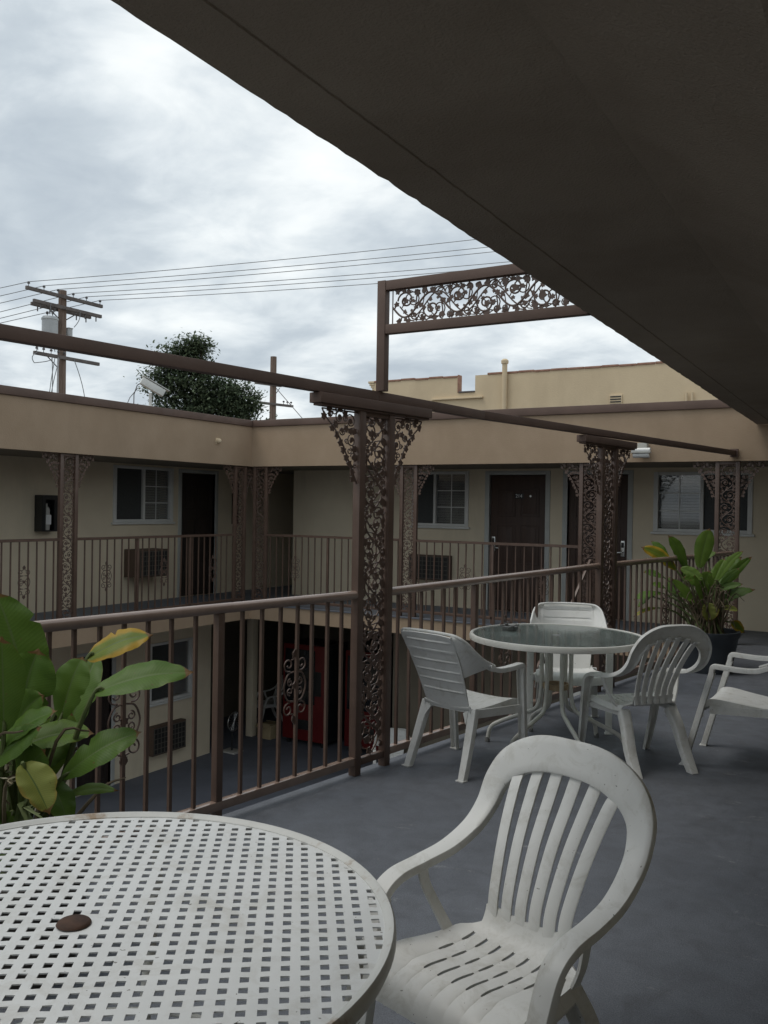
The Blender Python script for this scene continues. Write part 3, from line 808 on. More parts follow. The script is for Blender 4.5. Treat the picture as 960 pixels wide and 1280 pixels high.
b = MB(); b.rng(-.02, .02, -.02, .02, -.2, .95); b.build('post', IRON, st)
b = MB(); b.rng(-.52, -.48, -3.42, -3.38, ZG, -1.95); b.build('post', IRON, st)

# ------------------------------------------------------------------ wall mounted things
def air_conditioner(label, fn, a0, a1, z0, z1, dep):
    c = fn((a0 + a1) / 2, z0, 0)
    t = thing('air_conditioner', label, 'air conditioner', c, 0, 'air conditioners through the room walls')
    g = lambda a, z, d: fn(a, z, d) - c
    lbox(MB(), g, a0, a1, z0, z1, -.1, dep, .006).build('casing', M['ac_brown'], t)
    m = MB(); lbox(m, g, a0 + .03, a1 - .03, z0 + .03, z1 - .03, dep - .004, dep + .003); m.build('coil', M['ac_dark'], t, 0)
    m = MB(); n = 9
    for k in range(n + 1):
        aa = a0 + .03 + (a1 - a0 - .06) * k / n
        lbox(m, g, aa - .006, aa + .006, z0 + .024, z1 - .024, dep + .004, dep + .012)
    for k in range(6):
        zz = z0 + .03 + (z1 - z0 - .06) * k / 5
        lbox(m, g, a0 + .02, a1 - .02, zz - .006, zz + .006, dep + .0125, dep + .018)
    m.build('grille', M['ac_grey'], t, 0)
air_conditioner('brown wall air conditioner beside the dark door of left upper walkway', fnL, 10.22, 10.86, .42, .86, .33)
air_conditioner('brown wall air conditioner under the far window, left of door 214', fnF, -7.28, -6.53, .42, .83, .10)
air_conditioner('brown wall air conditioner below the ground floor window on the left', fnL, 10.78, 11.56, -2.56, -2.08, .12)

t = thing('fire_extinguisher_box', 'black fire extinguisher box on the wall of left walkway', 'fire extinguisher box', (XW, 8.66, 1.17))
b = MB(); b.rng(.0, .012, -.135, .135, 0, .52); b.rng(.0, .16, -.135, -.12, 0, .52); b.rng(.0, .16, .12, .135, 0, .52); b.rng(.0, .16, -.12, .12, 0, .015); b.rng(.0, .16, -.12, .12, .505, .52)
b.rng(.15, .165, -.12, -.075, .015, .505); b.rng(.15, .165, .075, .12, .015, .505); b.rng(.15, .165, -.075, .075, .455, .505)
b.build('cabinet', M['black_box'], t, 0)
b = MB(); b.lathe([(0, .02), (.05, .02), (.052, .04), (.052, .30), (.04, .34), (.018, .36), (.018, .40), (0, .40)], 16, (.08, .0, 0)); eo = b.build('extinguisher', M['lamp_metal'], t)
b = MB(); b.rng(.133, .1335, -.045, .045, .10, .24); b.build('tag', M['plate_white'], eo, 0)

t = thing('wall_lamp', 'grey twin floodlight on the far fascia under the beam', 'lamp', (-3.055, YF, 2.30))
b = MB(); b.rng(-.06, .06, -.10, -.001, .06, .155, .008); b.build('base', M['lamp_metal'], t)
b = MB(); b.tube([(-.115, -.14, .055), (.115, -.14, .055)], .036, 12); b.tube([(-.10, -.13, .0), (.10, -.13, .0)], .034, 12); b.build('lamp_head', M['lamp_glass'], t)
b = MB(); b.rng(-.12, .12, -.185, -.09, .026, .032); b.build('shield', M['lamp_metal'], t)

t = thing('sensor_knob', 'small round beige light sensor on the left fascia', 'sensor', (XL, 10.66, 2.575))
b = MB(); b.lathe([(0, 0), (.038, 0), (.040, .03), (.032, .055), (.015, .066), (0, .068)], 16); o = b.build('dome', M['neighbour_stucco'], t); o.rotation_euler = (0, PI / 2, 0)
b = MB(); b.rng(-.001, .006, -.045, .045, -.045, .045, .002); b.build('base_plate', M['neighbour_stucco'], t)

t = thing('security_camera', 'white box security camera on a stalk above the left roof edge', 'security camera', (XL - .1, 9.34, 2.967))
b = MB(); b.lathe([(.05, 0), (.05, .012), (.022, .02), (.02, .15), (.026, .20), (0, .2)], 14); b.build('stalk', M['camera_white'], t)
dv = V((.45, .62, -.40)).normalized(); sv, uv_ = frame_of(dv)
b = MB(); b.box(V((.02, .02, .285)), (.36, .115, .10), .008, (dv, sv, uv_)); hd = b.build('housing', M['camera_white'], t)
b = MB(); b.box(V((.03, .035, .285)) + uv_ * .058, (.42, .135, .010), .003, (dv, sv, uv_)); b.build('sun_shield', M['camera_white'], t)
b = MB(); b.box(V((.02, .02, .285)) + dv * .183, (.004, .085, .07), 0, (dv, sv, uv_)); b.build('lens_window', M['dark_glass'], t, 0)
b = MB(); b.tube([V((-.12, -.2, .0)), V((-.16, -.16, .17)), V((-.13, -.13, .30)), V((-.10, -.10, .33))], .007, 6); b.tube([V((-.2, -.26, .0)), V((-.2, -.2, .12)), V((-.13, -.12, .26))], .005, 6); b.build('cable', M['insulator'], t)

# ------------------------------------------------------------------ neighbour building
NB = thing('neighbour_building', 'yellow stucco building with notched parapet beyond the far roof', 'building', (0, 20, ZG))
b = MB(); H0 = 4.855 - ZG
b.rng(-12.3, 6, 0, 9, 0, 3.9 - ZG)
for x0, x1, z1 in ((-12.3, -9.865, 4.82), (-9.865, -9.425, 4.42), (-9.425, 6, 4.83)): b.rng(x0, x1, 0, .16, 3.9 - ZG, z1 - ZG)
b.rng(-12.3, -12.14, .16, 9, 3.9 - ZG, 4.82 - ZG); b.build('wall', M['neighbour_stucco'], NB, 0)
b = MB()
rd = random.Random(5); x = -12.3; split_done = False
while x < 6:
    if x > -9.43 and not split_done:
        b.build('coping', M['clay_coping'], NB); b = MB(); split_done = True
    if x + .4 < -9.87 or x > -9.43:
        b.box((x + .195, .08, 4.842 - ZG + rd.gauss(0, .006)), (.388, .20, .05), .012)
    x += .4
b.build('coping', M['clay_coping'], NB)
b = MB(); b.rng(-9.895, -9.862, -.02, .165, 4.43 - ZG, 4.87 - ZG, .006); b.build('coping', M['clay_coping'], NB)
b = MB(); b.rng(-9.86, -9.43, -.03, .18, 4.422 - ZG, 4.46 - ZG, .01); b.build('notch_sill', M['arm_wood'], NB)
b = MB(); b.rng(-10.6, -9.2, -.06, -.001, 4.27 - ZG, 4.31 - ZG, .008); b.build('ledge', M['neighbour_stucco'], NB)
b = MB()
for k in range(5): b.rng(-12.48 + k * .035, -12.301, -.02 + k * .01, 2, 4.80 - .06 * k - ZG, 4.855 - .06 * k - ZG, .006)
b.build('cornice', M['neighbour_stucco'], NB)
b = MB(); b.tube([(-8.62, -.08, 3.4 - ZG), (-8.62, -.08, 5.08 - ZG)], .062, 12); b.lathe([(.0, 5.05 - ZG), (.085, 5.05 - ZG), (.09, 5.12 - ZG), (.05, 5.16 - ZG), (0, 5.165 - ZG)], 12, (-8.62, -.08, 0)); b.build('vent_pipe', M['neighbour_stucco'], NB)
b = MB(); b.rng(-6.10, -5.815, -.03, -.001, 3.93 - ZG, 4.19 - ZG, .004); vo = b.build('wall_vent', M['neighbour_stucco'], NB)
b = MB()
for k in range(4): b.rng(-6.08, -5.835, -.036, -.031, 3.955 + k * .058 - ZG, 3.982 + k * .058 - ZG)
b.build('vent_slot', M['plate_black'], vo, 0)
b = MB(); b.tube([(-4.42, -.05, 3.4 - ZG), (-4.42, -.05, 4.15 - ZG)], .028, 8); b.tube([(-4.30, -.05, 3.4 - ZG), (-4.30, -.05, 4.15 - ZG)], .028, 8); b.build('conduit', M['neighbour_stucco'], NB)

# ------------------------------------------------------------------ utility poles and wires
def insul(mb, p, h=.16):
    mb.lathe([(.012, 0), (.012, h * .5), (.045, h * .55), (.05, h * .75), (.03, h), (0, h)], 8, p)

PB = V((-26.29, 21.61, 0))
A1 = (V((-27.545, 20.871, 9.10)), V((-25.348, 22.179, 8.50)))
dA = (V((-25.348, 22.179, 0)) - V((-27.545, 20.871, 0))).normalized(); nA = V((-dA.y, dA.x, 0))
# cross arms read tilted in the photograph because they are seen from below and at an angle; they are level
up1 = thing('utility_pole', 'tall wooden utility pole with crossarms and a grey transformer', 'utility pole', (PB.x, PB.y, ZG))
o0 = V((PB.x, PB.y, ZG))
b = MB(); b.tube([(0, 0, 0), (0, 0, 6), (.0, 0, 9.06 - ZG)], [.19, .165, .135], 14); b.build('trunk_pole', M['pole_wood'], up1)
# level arms running towards the viewer's left
tilt = V((.0, .0, .0))
AD = V((.0, 1.0, 0)).normalized()     # direction of the arms: right end nearer the camera
def arm(z, l, r, th=.11, off=0.0):
    p = V((0, 0, z - ZG)) - AD * l; q = V((0, 0, z - ZG)) + AD * r
    nn = V((AD.y, -AD.x, 0)) * -off
    return p + nn, q + nn
ins_pts = []
for z, l, r, off, nm in ((8.80, 1.66, 1.62, -.19, 'crossarm'), (8.42, 1.36, 1.58, -.19, 'crossarm'), (8.40, 1.15, 1.42, .19, 'crossarm'), (6.66, 1.32, 1.50, -.2, 'crossarm')):
    p, q = arm(z, l, r, .11, off)
    b = MB(); b.beam(p, q, .10, .12, .008); a_o = b.build(nm, M['arm_wood'], up1)
    if z > 8.7 or z < 7:
        for tt in (.03, .22, .40, .60, .78, .97) if z > 8.7 else (.04, .14, .25, .36, .45):
            b = MB(); pp = p.lerp(q, tt) + V((0, 0, .06)); insul(b, pp); b.build('insulator', M['insulator'], a_o)
            if z > 8.7: ins_pts.append(o0 + pp + V((0, 0, .15)))
    else:
        for tt in (.1, .3, .75, .92):
            b = MB(); b.tube([p.lerp(q, tt) - V((0, 0, .06)), p.lerp(q, tt) - V((0, 0, .22))], .022, 6); b.build('hanger', M['insulator'], a_o)
b = MB(); b.tube([V((0, 0, 7.95 - ZG)), V((0, 0, 8.44 - ZG)) - AD * .75], .02, 6); b.tube([V((0, 0, 7.95 - ZG)), V((0, 0, 8.44 - ZG)) + AD * .75], .02, 6)
b.tube([V((0, 0, 6.2 - ZG)), V((0, 0, 6.64 - ZG)) - AD * .6], .018, 6); b.build('brace', M['insulator'], up1)
b = MB(); tx = -AD * .52 + V((0, 0, 0)); b.lathe([(0, 7.35 - ZG), (.26, 7.35 - ZG), (.27, 7.42 - ZG), (.27, 7.92 - ZG), (.29, 7.93 - ZG), (.29, 7.98 - ZG), (.24, 8.04 - ZG), (0, 8.05 - ZG)], 20, tx)
tr = b.build('transformer', M['transformer'], up1)
b = MB(); insul(b, tx + V((.08, .05, 8.03 - ZG)), .2); insul(b, tx + V((-.1, -.04, 8.03 - ZG)), .2); b.build('bushing', M['insulator'], tr)
b = MB(); b.lathe([(0, 7.2 - ZG), (.11, 7.2 - ZG), (.12, 7.25 - ZG), (.12, 7.75 - ZG), (.15, 7.78 - ZG), (0, 7.82 - ZG)], 14, AD * .30); b.build('cutout', M['transformer'], up1)
for k, (l0, z0, l1, z1, sag) in enumerate(((-.62, 8.05, -.7, 8.45, .05), (.30, 7.8, .55, 8.42, -.1), (-.95, 7.4, -1.2, 6.75, .18), (-1.2, 6.7, -1.35, 6.3, .15), (-1.35, 6.3, -.6, 6.6, -.2), (-.5, 6.6, -.75, 5.0, .02), (-.62, 6.6, -.62, 4.9, -.03), (-.3, 6.6, -.7, 4.9, .05), (-.5, 7.35, -.5, 6.8, .06), (.3, 6.7, .9, 4.9, -.1))):
    pts = [V((0, 0, z0 + (z1 - z0) * i / 8 - ZG)) + AD * (l0 + (l1 - l0) * i / 8 - sag * math.sin(PI * i / 8)) + V((.26, .0, 0)) for i in range(9)]
    b = MB(); b.tube(pts, .014, 5); b.build('drop_wire', M['wire'], up1)

def power_line(label, p, q, sag, r=.0125):
    o = MB(); p, q = V(p), V(q)
    c = p
    o.tube([p.lerp(q, i / 40) - V((0, 0, sag * 4 * (i / 40) * (1 - i / 40))) - c for i in range(41)], r, 5)
    ob = o.build('power_line', M['wire'], None)
    ob.location = c
    return tag(ob, label, 'power line', 'power lines strung from the utility pole')

# right-hand spans run past the overhang to a pole out of sight; left-hand spans leave the picture
far_ends = [(-14.268, 28.817, 11.336), (-14.02, 28.963, 11.057), (-13.896, 29.036, 10.89), (-13.647, 29.183, 10.526), (-13.353, 29.357, 10.39), (-13.034, 29.546, 10.198)]
names = ['topmost', 'second', 'third', 'fourth', 'fifth', 'lowest']
for k in range(6):
    p = ins_pts[k]; q = V(far_ends[k]); q2 = p + (q - p) * 2.2
    power_line('thin power line running right from the pole, %s of the six there' % names[k], p, q2, .3)
lz = [9.178, 8.896, 8.641, 8.33, 8.103, 7.933]
for k in range(6):
    p = ins_pts[k]; q = V((-28.19, 20.48, lz[k])); 
    if (q - p).length < .9: q = p + (q - p).normalized() * 1.0
    q2 = p + V((q.x - p.x, q.y - p.y, q.z - p.z)) * 6
    power_line('thin power line leaving the pole to the left, %s of the six there' % names[k], p, q2, .1)
power_line('slack service wire drooping from the lower crossarm toward the roof', o0 + V((.55, -.6, 6.55 - ZG)), (-18.6, 15.2, 3.6), .45, .022)

o2 = V((-23.576, 30.222, ZG))
up2 = thing('utility_pole', 'farther wooden utility pole with a bare top right of the tree', 'utility pole', o2)
b = MB(); b.tube([(0, 0, 0), (0, 0, 7.83 - ZG)], [.18, .13], 12); b.build('trunk_pole', M['pole_wood'], up2)
AE = V((.25, .97, 0)).normalized()
b = MB(); b.beam(V((0, 0, 5.82 - ZG)) - AE * .85 + V((.15, -.04, 0)), V((0, 0, 5.82 - ZG)) + AE * .95 + V((.15, -.04, 0)), .09, .10, .006); a_o = b.build('crossarm', M['arm_wood'], up2)
for l in (-.75, .45, .65, .85):
    b = MB(); insul(b, V((.15, -.04, 5.87 - ZG)) + AE * l, .14); b.build('insulator', M['insulator'], a_o)
b = MB(); b.beam(V((0, 0, 6.62 - ZG)) - AE * 1.05 + V((.15, -.04, 0)), V((0, 0, 6.62 - ZG)) + AE * .3 + V((.15, -.04, 0)), .09, .10, .006); b.build('crossarm', M['arm_wood'], up2)
b = MB(); b.tube([V((0, 0, 6.1 - ZG)), V((0, 0, 6.55 - ZG)) + AE * .35], .016, 5); b.tube([V((.1, .1, 6.5 - ZG)), V((2.2, -.6, 4.9 - ZG))], .016, 5); b.build('brace', M['insulator'], up2)

# ------------------------------------------------------------------ tree behind the left roof
tree = thing('tree', 'dark green bushy tree behind the left roof, near the security camera', 'tree', (-16.6, 18.1, ZG))
to = V((-16.6, 18.1, ZG))
rd = random.Random(21)
b = MB()
b.tube([(0, 0, 0), (.05, .02, 2.5), (.0, .05, 5.2), (.1, .1, 7.2)], [.22, .18, .13, .05], 10)
lobes = [((-17.05, 17.75, 5.35), .62), ((-16.75, 18.0, 5.65), .40), ((-17.35, 17.55, 4.75), .55), ((-16.75, 18.0, 4.6), .75), ((-16.2, 18.35, 4.45), .68), ((-15.75, 18.6, 4.4), .62), ((-15.55, 18.75, 4.05), .55),
         ((-16.4, 18.2, 3.7), .9), ((-17.0, 17.8, 3.8), .85), ((-16.35, 17.9, 5.75), .25), ((-16.5, 18.05, 5.2), .36)]
for c, r in lobes:
    c = V(c) - to
    b.tube([(0, .05, 5.0 + rd.uniform(-.8, .5)), c * .5 + V((0, 0, 2.8)), c], [.07, .05, .02], 6)
b.build('trunk', M['bark'], tree)
b = MB()
for c, r in lobes:
    nclump = int(130 * r * r / .4) + 16
    for k in range(nclump):
        v = V((rd.gauss(0, 1), rd.gauss(0, 1), rd.gauss(0, 1))).normalized() * r * (rd.random() ** .4) * rd.uniform(.8, 1.12)
        cc = V(c) - to + V((v.x, v.y, v.z * .85))
        cr = rd.uniform(.07, .16)
        for j in range(rd.randint(16, 30)):
            q = cc + V((rd.gauss(0, cr), rd.gauss(0, cr), rd.gauss(0, cr * .8)))
            s = rd.uniform(.035, .066)
            d1 = V((rd.gauss(0, 1), rd.gauss(0, 1), rd.gauss(-.2, .6))).normalized(); d2, _ = frame_of(d1)
            b.quad(q - d1 * s, q + d2 * s * .55, q + d1 * s, q - d2 * s * .55)
b.build('crown', M['tree_leaf'], tree, 0)

# ------------------------------------------------------------------ chairs
def mirror_pts(half):
    return [(-p[0], *p[1:]) for p in reversed(half[1:])] + half

def smooth_frames(ctrl, n):
    """ctrl rows: x y z  wx wy wz  width -> samples of (p, w, normal, half width)"""
    rows = catmull(ctrl, n); out = []
    for i, r in enumerate(rows):
        p = V(r[0:3]); wv = V(r[3:6])
        a = V(rows[max(i - 1, 0)][0:3]); c = V(rows[min(i + 1, len(rows) - 1)][0:3])
        t = (c - a).normalized(); wv = (wv - t * wv.dot(t)).normalized()
        out.append((p, wv, t.cross(wv).normalized(), r[6] / 2))
    return out

# local chair frame: +Y is where the sitter faces, x to the sitter's right... seat at 0.39
CH = lambda lip, th=.006: [(-1, 0), (-.93, .003), (-.5, .005), (.5, .005), (.93, .003), (1, 0), (1, -lip), (.9, -lip), (.88, -th * .6), (-.88, -th * .6), (-.9, -lip), (-1, -lip)]

def slat_chair(name, label, mat, loc, rz, group):
    t = thing(name, label, 'chair', loc, rz, group)
    bk = V((0, -.375, .927)).normalized()          # up along the leaning back
    def W(x, k): return (x, bk.y * k, bk.z * k)
    half = [(0, -.338, .878, *W(0, 1), .105), (.110, -.335, .869, *W(.21, .97), .107), (.197, -.326, .828, *W(.61, .79), .099), (.244, -.312, .767, *W(.93, .37), .083),
            (.258, -.283, .700, *W(1, .05), .070), (.266, -.225, .645, 1, 0, -.02, .064), (.276, -.13, .603, 1, 0, 0, .060), (.284, -.02, .585, 1, 0, 0, .058), (.286, .085, .572, 1, 0, 0, .058),
            (.284, .150, .535, 1, 0, 0, .058), (.278, .182, .46, 1, 0, 0, .056), (.272, .205, .36, 1, 0, 0, .052), (.266, .235, .20, 1, 0, 0, .046), (.256, .285, .0, 1, 0, 0, .036)]
    full = mirror_pts(half)
    # the mirrored half needs its width vectors flipped in x only
    nh = len(half) - 1
    full = [(p[0], p[1], p[2], (-p[3] if i < nh else p[3]), p[4], p[5], p[6]) for i, p in enumerate(full)]
    # orient widths consistently outward-from-hoop; at the arms outward means away from the centre
    S = smooth_frames(full, 8)
    for i, (p, w_, n_, hw) in enumerate(S):
        # the outside face: forward/up
        ref = V((0, .8, .6))
        if n_.dot(ref) < 0: S[i] = (p, -w_, -n_, hw)
    for i in range(1, len(S)):
        if S[i][1].dot(S[i - 1][1]) < 0: S[i] = (S[i][0], -S[i][1], -S[i][2], S[i][3])
    m = len(S); arm_cut = 8 * 3; leg_cut = 8 * (len(half) - 1 - 4 - 6 + 0)
    iL0, iL1 = 8 * 4, 8 * (len(half) - 1 - 4)      # leg: last 4 spans; arm: up to hoop shoulder
    prof = CH(.020)
    hoop = MB(); hoop.sweep(S[iL1:m - iL1], prof)
    # slats and lower back
    for k in range(6):
        u = k - 2.5
        xb, xt = u * .0475, u * .0665
        zt = .846 - .0105 * u * u * .55
        ctl = [(xb, -.150, .408), (xb * 1.01, -.1495, .452), (xb * 1.04, -.164, .52), (xb + (xt - xb) * .45, -.222, .65), (xb + (xt - xb) * .85, -.302, .775), (xt, -.3455, zt)]
        wd = [.037, .037, .037, .0375, .0385, .039]
        rows = catmull([(*c, w_) for c, w_ in zip(ctl, wd)], 5)
        smp = []
        for i, r in enumerate(rows):
            p = V(r[:3]); a = V(rows[max(i - 1, 0)][:3]); c = V(rows[min(i + 1, len(rows) - 1)][:3]); tt = (c - a).normalized()
            wv = (V((1, -.25 * (p.x / .2), 0)) - tt * tt.x).normalized(); smp.append((p, wv, wv.cross(tt).normalized(), r[3] / 2))
        hoop.sweep(smp, [(-1, -.004), (-.9, .003), (-.3, .005), (.3, .005), (.9, .003), (1, -.004), (.8, -.006), (-.8, -.006)])
    hoop.build('backrest', mat, t, 45)
    for a, b_ in ((iL0, iL1), (m - iL1 - 1, m - iL0 - 1)):
        arm = MB(); arm.sweep(S[a:b_ + 1], prof)
        seg = S[a:b_ + 1]; sx = 1 if seg[0][0].x > 0 else -1
        # strut from the arm down to the seat side
        c = smooth_frames([(sx * .280, -.02, .578, 0, 1, 0, .040), (sx * .268, -.022, .52, 0, 1, 0, .034), (sx * .242, -.045, .45, 0, 1, 0, .034), (sx * .204, -.065, .376, 0, 1, 0, .040)], 5)
        arm.sweep(c, [(-1, -.004), (-1, .004), (1, .004), (1, -.004)])
        arm.build('armrest', mat, t, 45)
    for a, b_ in ((0, iL0), (m - iL0 - 1, m - 1)):
        lg = MB(); lg.sweep(S[a:b_ + 1], CH(.026)); lg.build('leg', mat, t, 45)
    # rear legs: wide channel legs splaying backwards
    for sx in (-1, 1):
        c = smooth_frames([(sx * .172, -.105, .372, 1, 0, 0, .070), (sx * .185, -.165, .27, 1, 0, 0, .066), (sx * .196, -.225, .13, 1, 0, 0, .060), (sx * .200, -.305, 0, 1, 0, 0, .048)], 6)
        c = [(p, w_, (n_ if n_.y < 0 else -n_), hw) for p, w_, n_, hw in c]
        lg = MB(); lg.sweep(c, CH(.042)); lg.build('leg', mat, t, 45)
    # seat: profile swept across, slotted
    prf = [(.262, .325), (.258, .352), (.240, .378), (.205, .392), (.150, .396), (.10, .391), (.04, .385), (-.02, .381), (-.07, .381), (-.105, .388), (-.130, .405), (-.146, .432), (-.152, .455)]
    prf = catmull(prf, 3)
    BW = .139
    halfw = lambda y: .238 if y > .1 else (.238 - (.1 - y) * .16 if y > -.09 else max(BW, .2076 - (-.09 - y) * 1.7))
    cols = [-1.0, -.97]
    for k in range(7):
        u = (k - 3) * .0475 / .175
        cols += [u - .030, u, u + .030]
    cols = sorted([c for c in cols if -1 <= c <= 1] + [.97, 1.0, -.9, .9])
    slots = set()
    rows = []
    for y, z in prf:
        hw = halfw(y) if z < .40 else BW
        hw = max(hw, BW); flat = y > -.10
        r = []
        for u in cols:
            x = u * .175 if abs(u) < .86 and flat else u * hw
            if not flat: x = u * hw
            crown = .010 * (u * u) if y < .18 else .0
            zz = z + crown
            kq = u * .175 / .0475
            if abs(kq - round(kq)) < .02 and abs(round(kq)) <= 3 and flat: zz -= .0025
            if abs(u) > .985: zz -= .030 if flat else .006; x = math.copysign(hw + .004, u)
            r.append((x, y - .004 * abs(u), zz))
        rows.append(r)
    bm = bmesh.new()
    vs = [[bm.verts.new(V(p)) for p in r] for r in rows]
    for i in range(len(vs) - 1):
        y = (prf[i][0] + prf[i + 1][0]) / 2; zc = (prf[i][1] + prf[i + 1][1]) / 2
        for j in range(len(cols) - 1):
            uc = (cols[j] + cols[j + 1]) / 2; wd = cols[j + 1] - cols[j]
            kk = round(uc * .175 / .0475)
            isslot = wd < .034 and abs(uc * .175 - kk * .0475) < .0045 and abs(kk) <= 3
            inslot = (-.090 < y < -.030 or -.008 < y < .064 or .088 < y < .165) and zc < .41 and abs(kk) < 4
            if isslot and inslot and not (abs(kk) == 3 and y > .07): continue
            bm.faces.new((vs[i][j], vs[i][j + 1], vs[i + 1][j + 1], vs[i + 1][j]))
    bmesh.ops.recalc_face_normals(bm, faces=list(bm.faces))
    res = bmesh.ops.solidify(bm, geom=list(bm.faces), thickness=.007)
    mb = MB(); mb.bm.free(); mb.bm = bm
    # side rails of the seat joining the legs
    for sx in (-1, 1):
        mb.beam(V((sx * .196, -.10, .352)), V((sx * .238, .20, .352)), .008, .036)
    mb.beam(V((-.252, .225, .34)), V((.252, .225, .34)), .008, .04)
    mb.build('seat', mat, t, 40)
    return t

def panel_chair(name, label, mat, loc, rz, group, rake=0.0):
    t = thing(name, label, 'chair', loc, rz, group)
    # back panel
    def back(z): return -.165 - (z - .39) * .36 - .05 * ((z - .39) / .47) ** 2
    zs = [.375, .39, .43, .48, .53, .58, .63, .68, .73, .78, .82, .845, .858]
    rows = []
    us = [-1, -.93, -.86, -.6, -.3, 0, .3, .6, .86, .93, 1]
    fine = []
    zz = .375
    while zz < .858: fine.append(zz); zz += .0065
    fine.append(.858)
    for z in fine:
        hw = .165 + .03 * min(1, (z - .375) / .3)
        r = []
        for u in us:
            k = (z - .50) / .062
            rib = 0.006 if (abs(k - round(k)) < .07 and -.2 < k < 5.4 and abs(u) < .88) else 0
            lower = -.018 if z < .385 else 0
            r.append((u * hw, back(z) + .012 * u * u - rib * 1.0 + .0, z - (.012 * u ** 4 if z > .83 else 0)))
        rows.append(r)
    bk = MB(); bk.grid(rows)
    bmesh.ops.recalc_face_normals(bk.bm, faces=list(bk.bm.faces)); bmesh.ops.solidify(bk.bm, geom=list(bk.bm.faces), thickness=.007)
    # wings
    for sx in (-1, 1):
        n = 12; A = []; B = []
        outer = catmull([(.188, -.352, .854), (.225, -.338, .846), (.258, -.298, .812), (.276, -.235, .752), (.285, -.16, .70), (.289, -.075, .662)], 6)
        for i, o in enumerate(outer):
            f_ = i / (len(outer) - 1)
            z = .846 - f_ * .255
            A.append((.192 - .012 * f_, back(z) + .012, z)); B.append(o)
        rows = []
        for a, b_ in zip(A, B):
            r = []
            for k in range(7):
                u = k / 6
                p = V(a).lerp(V(b_), u); p.y -= .018 * math.sin(PI * u) * 1.0
                r.append((sx * p.x, p.y, p.z))
            rows.append(r)
        sub = MB(); sub.grid(rows); bmesh.ops.recalc_face_normals(sub.bm, faces=list(sub.bm.faces)); bmesh.ops.solidify(sub.bm, geom=list(sub.bm.faces), thickness=.007)
        mp = {v: bk.bm.verts.new(v.co) for v in sub.bm.verts}
        for fc_ in sub.bm.faces: bk.bm.faces.new([mp[v] for v in fc_.verts])
        sub.bm.free()
    # rolled top edge
    top = catmull([(-.289, -.075, .662), (-.285, -.16, .70), (-.276, -.235, .752), (-.258, -.298, .812), (-.225, -.338, .846), (-.17, -.352, .859), (0, -.358, .864),
                   (.17, -.352, .859), (.225, -.338, .846), (.258, -.298, .812), (.276, -.235, .752), (.285, -.16, .70), (.289, -.075, .662)], 6)
    bk.tube(top, .009, 8)
    bk.build('backrest', mat, t, 40)
    for sx in (-1, 1):
        arm = MB()
        c = smooth_frames([(sx * .287, -.125, .672, 1, 0, 0, .038), (sx * .290, -.06, .648, 1, 0, 0, .044), (sx * .289, .03, .643, 1, 0, 0, .048), (sx * .287, .13, .648, 1, 0, 0, .050), (sx * .285, .187, .650, 1, 0, 0, .050), (sx * .284, .207, .634, 1, 0, 0, .050), (sx * .283, .213, .600, 1, 0, 0, .050)], 6)
        c = [(p, (w_ if n_.z + n_.y > 0 else -w_), (n_ if n_.z + n_.y > 0 else -n_), hw) for p, w_, n_, hw in c]
        arm.sweep(c, CH(.024)); arm.build('armrest', mat, t, 40)
        lg = MB()
        c = smooth_frames([(sx * .283, .213, .601, 1, 0, 0, .050), (sx * .282, .222 + rake * .17, .50, 1, 0, 0, .050), (sx * .281, .238 + rake * .5, .30, 1, 0, 0, .049), (sx * .280, .258 + rake * .92, .05, 1, 0, 0, .046), (sx * .280, .262 + rake * .99, .008, 1, 0, 0, .047), (sx * .280, .2625 + rake, .0, 1, 0, 0, .058)], 5)
        c = [(p, (w_ if n_.y > 0 else -w_), (n_ if n_.y > 0 else -n_), hw) for p, w_, n_, hw in c]
        lg.sweep(c, CH(.030)); lg.box((sx * .28, .25 + rake, .004), (.058, .045, .008), .002); lg.build('leg', mat, t, 40)
        lg = MB()
        c = smooth_frames([(sx * .185, -.155, .40, 1, 0, 0, .060), (sx * .195, -.185, .30, 1, 0, 0, .056), (sx * .207, -.235, .15, 1, 0, 0, .050), (sx * .218, -.29, .0, 1, 0, 0, .044)], 6)
        c = [(p, (w_ if n_.y < 0 else -w_), (n_ if n_.y < 0 else -n_), hw) for p, w_, n_, hw in c]
        lg.sweep(c, CH(.034)); lg.box((sx * .218, -.283, .004), (.056, .046, .008), .002)
        lg.plate([(sx * .165, -.165, .39), (sx * .165, -.19, .31), (sx * .13, -.172, .37)], (0, .007, 0))
        lg.build('leg', mat, t, 40)
    # seat: dished, plain
    prf = catmull([(.262, .335), (.262, .372), (.25, .396), (.21, .410), (.15, .408), (.05, .394), (-.06, .382), (-.12, .380), (-.16, .386), (-.168, .40)], 4)
    rows = []
    cu = [-1.03, -1.0, -.96] + [(-.92 + 1.84 * k / 46) for k in range(47)] + [.96, 1.0, 1.03]
    for y, z in prf:
        hw = .185 + .055 * max(0, min(1, (y + .16) / .36))
        rows.append([((u if abs(u) <= 1 else math.copysign(1.0, u)) * hw + (math.copysign(.003, u) if abs(u) > 1 else 0), y, z + .016 * abs(u) ** 2.5 - (.045 if abs(u) > 1 else 0) - (.0022 if (3 <= k_ < len(cu) - 3 and k_ % 4 == 0) else 0)) for k_, u in enumerate(cu)])
    st_ = MB(); st_.grid(rows); bmesh.ops.recalc_face_normals(st_.bm, faces=list(st_.bm.faces)); bmesh.ops.solidify(st_.bm, geom=list(st_.bm.faces), thickness=.007)
    for sx in (-1, 1):
        st_.beam(V((sx * .186, -.16, .366)), V((sx * .268, .215, .365)), .008, .05)
    st_.build('seat', mat, t, 40)
    return t

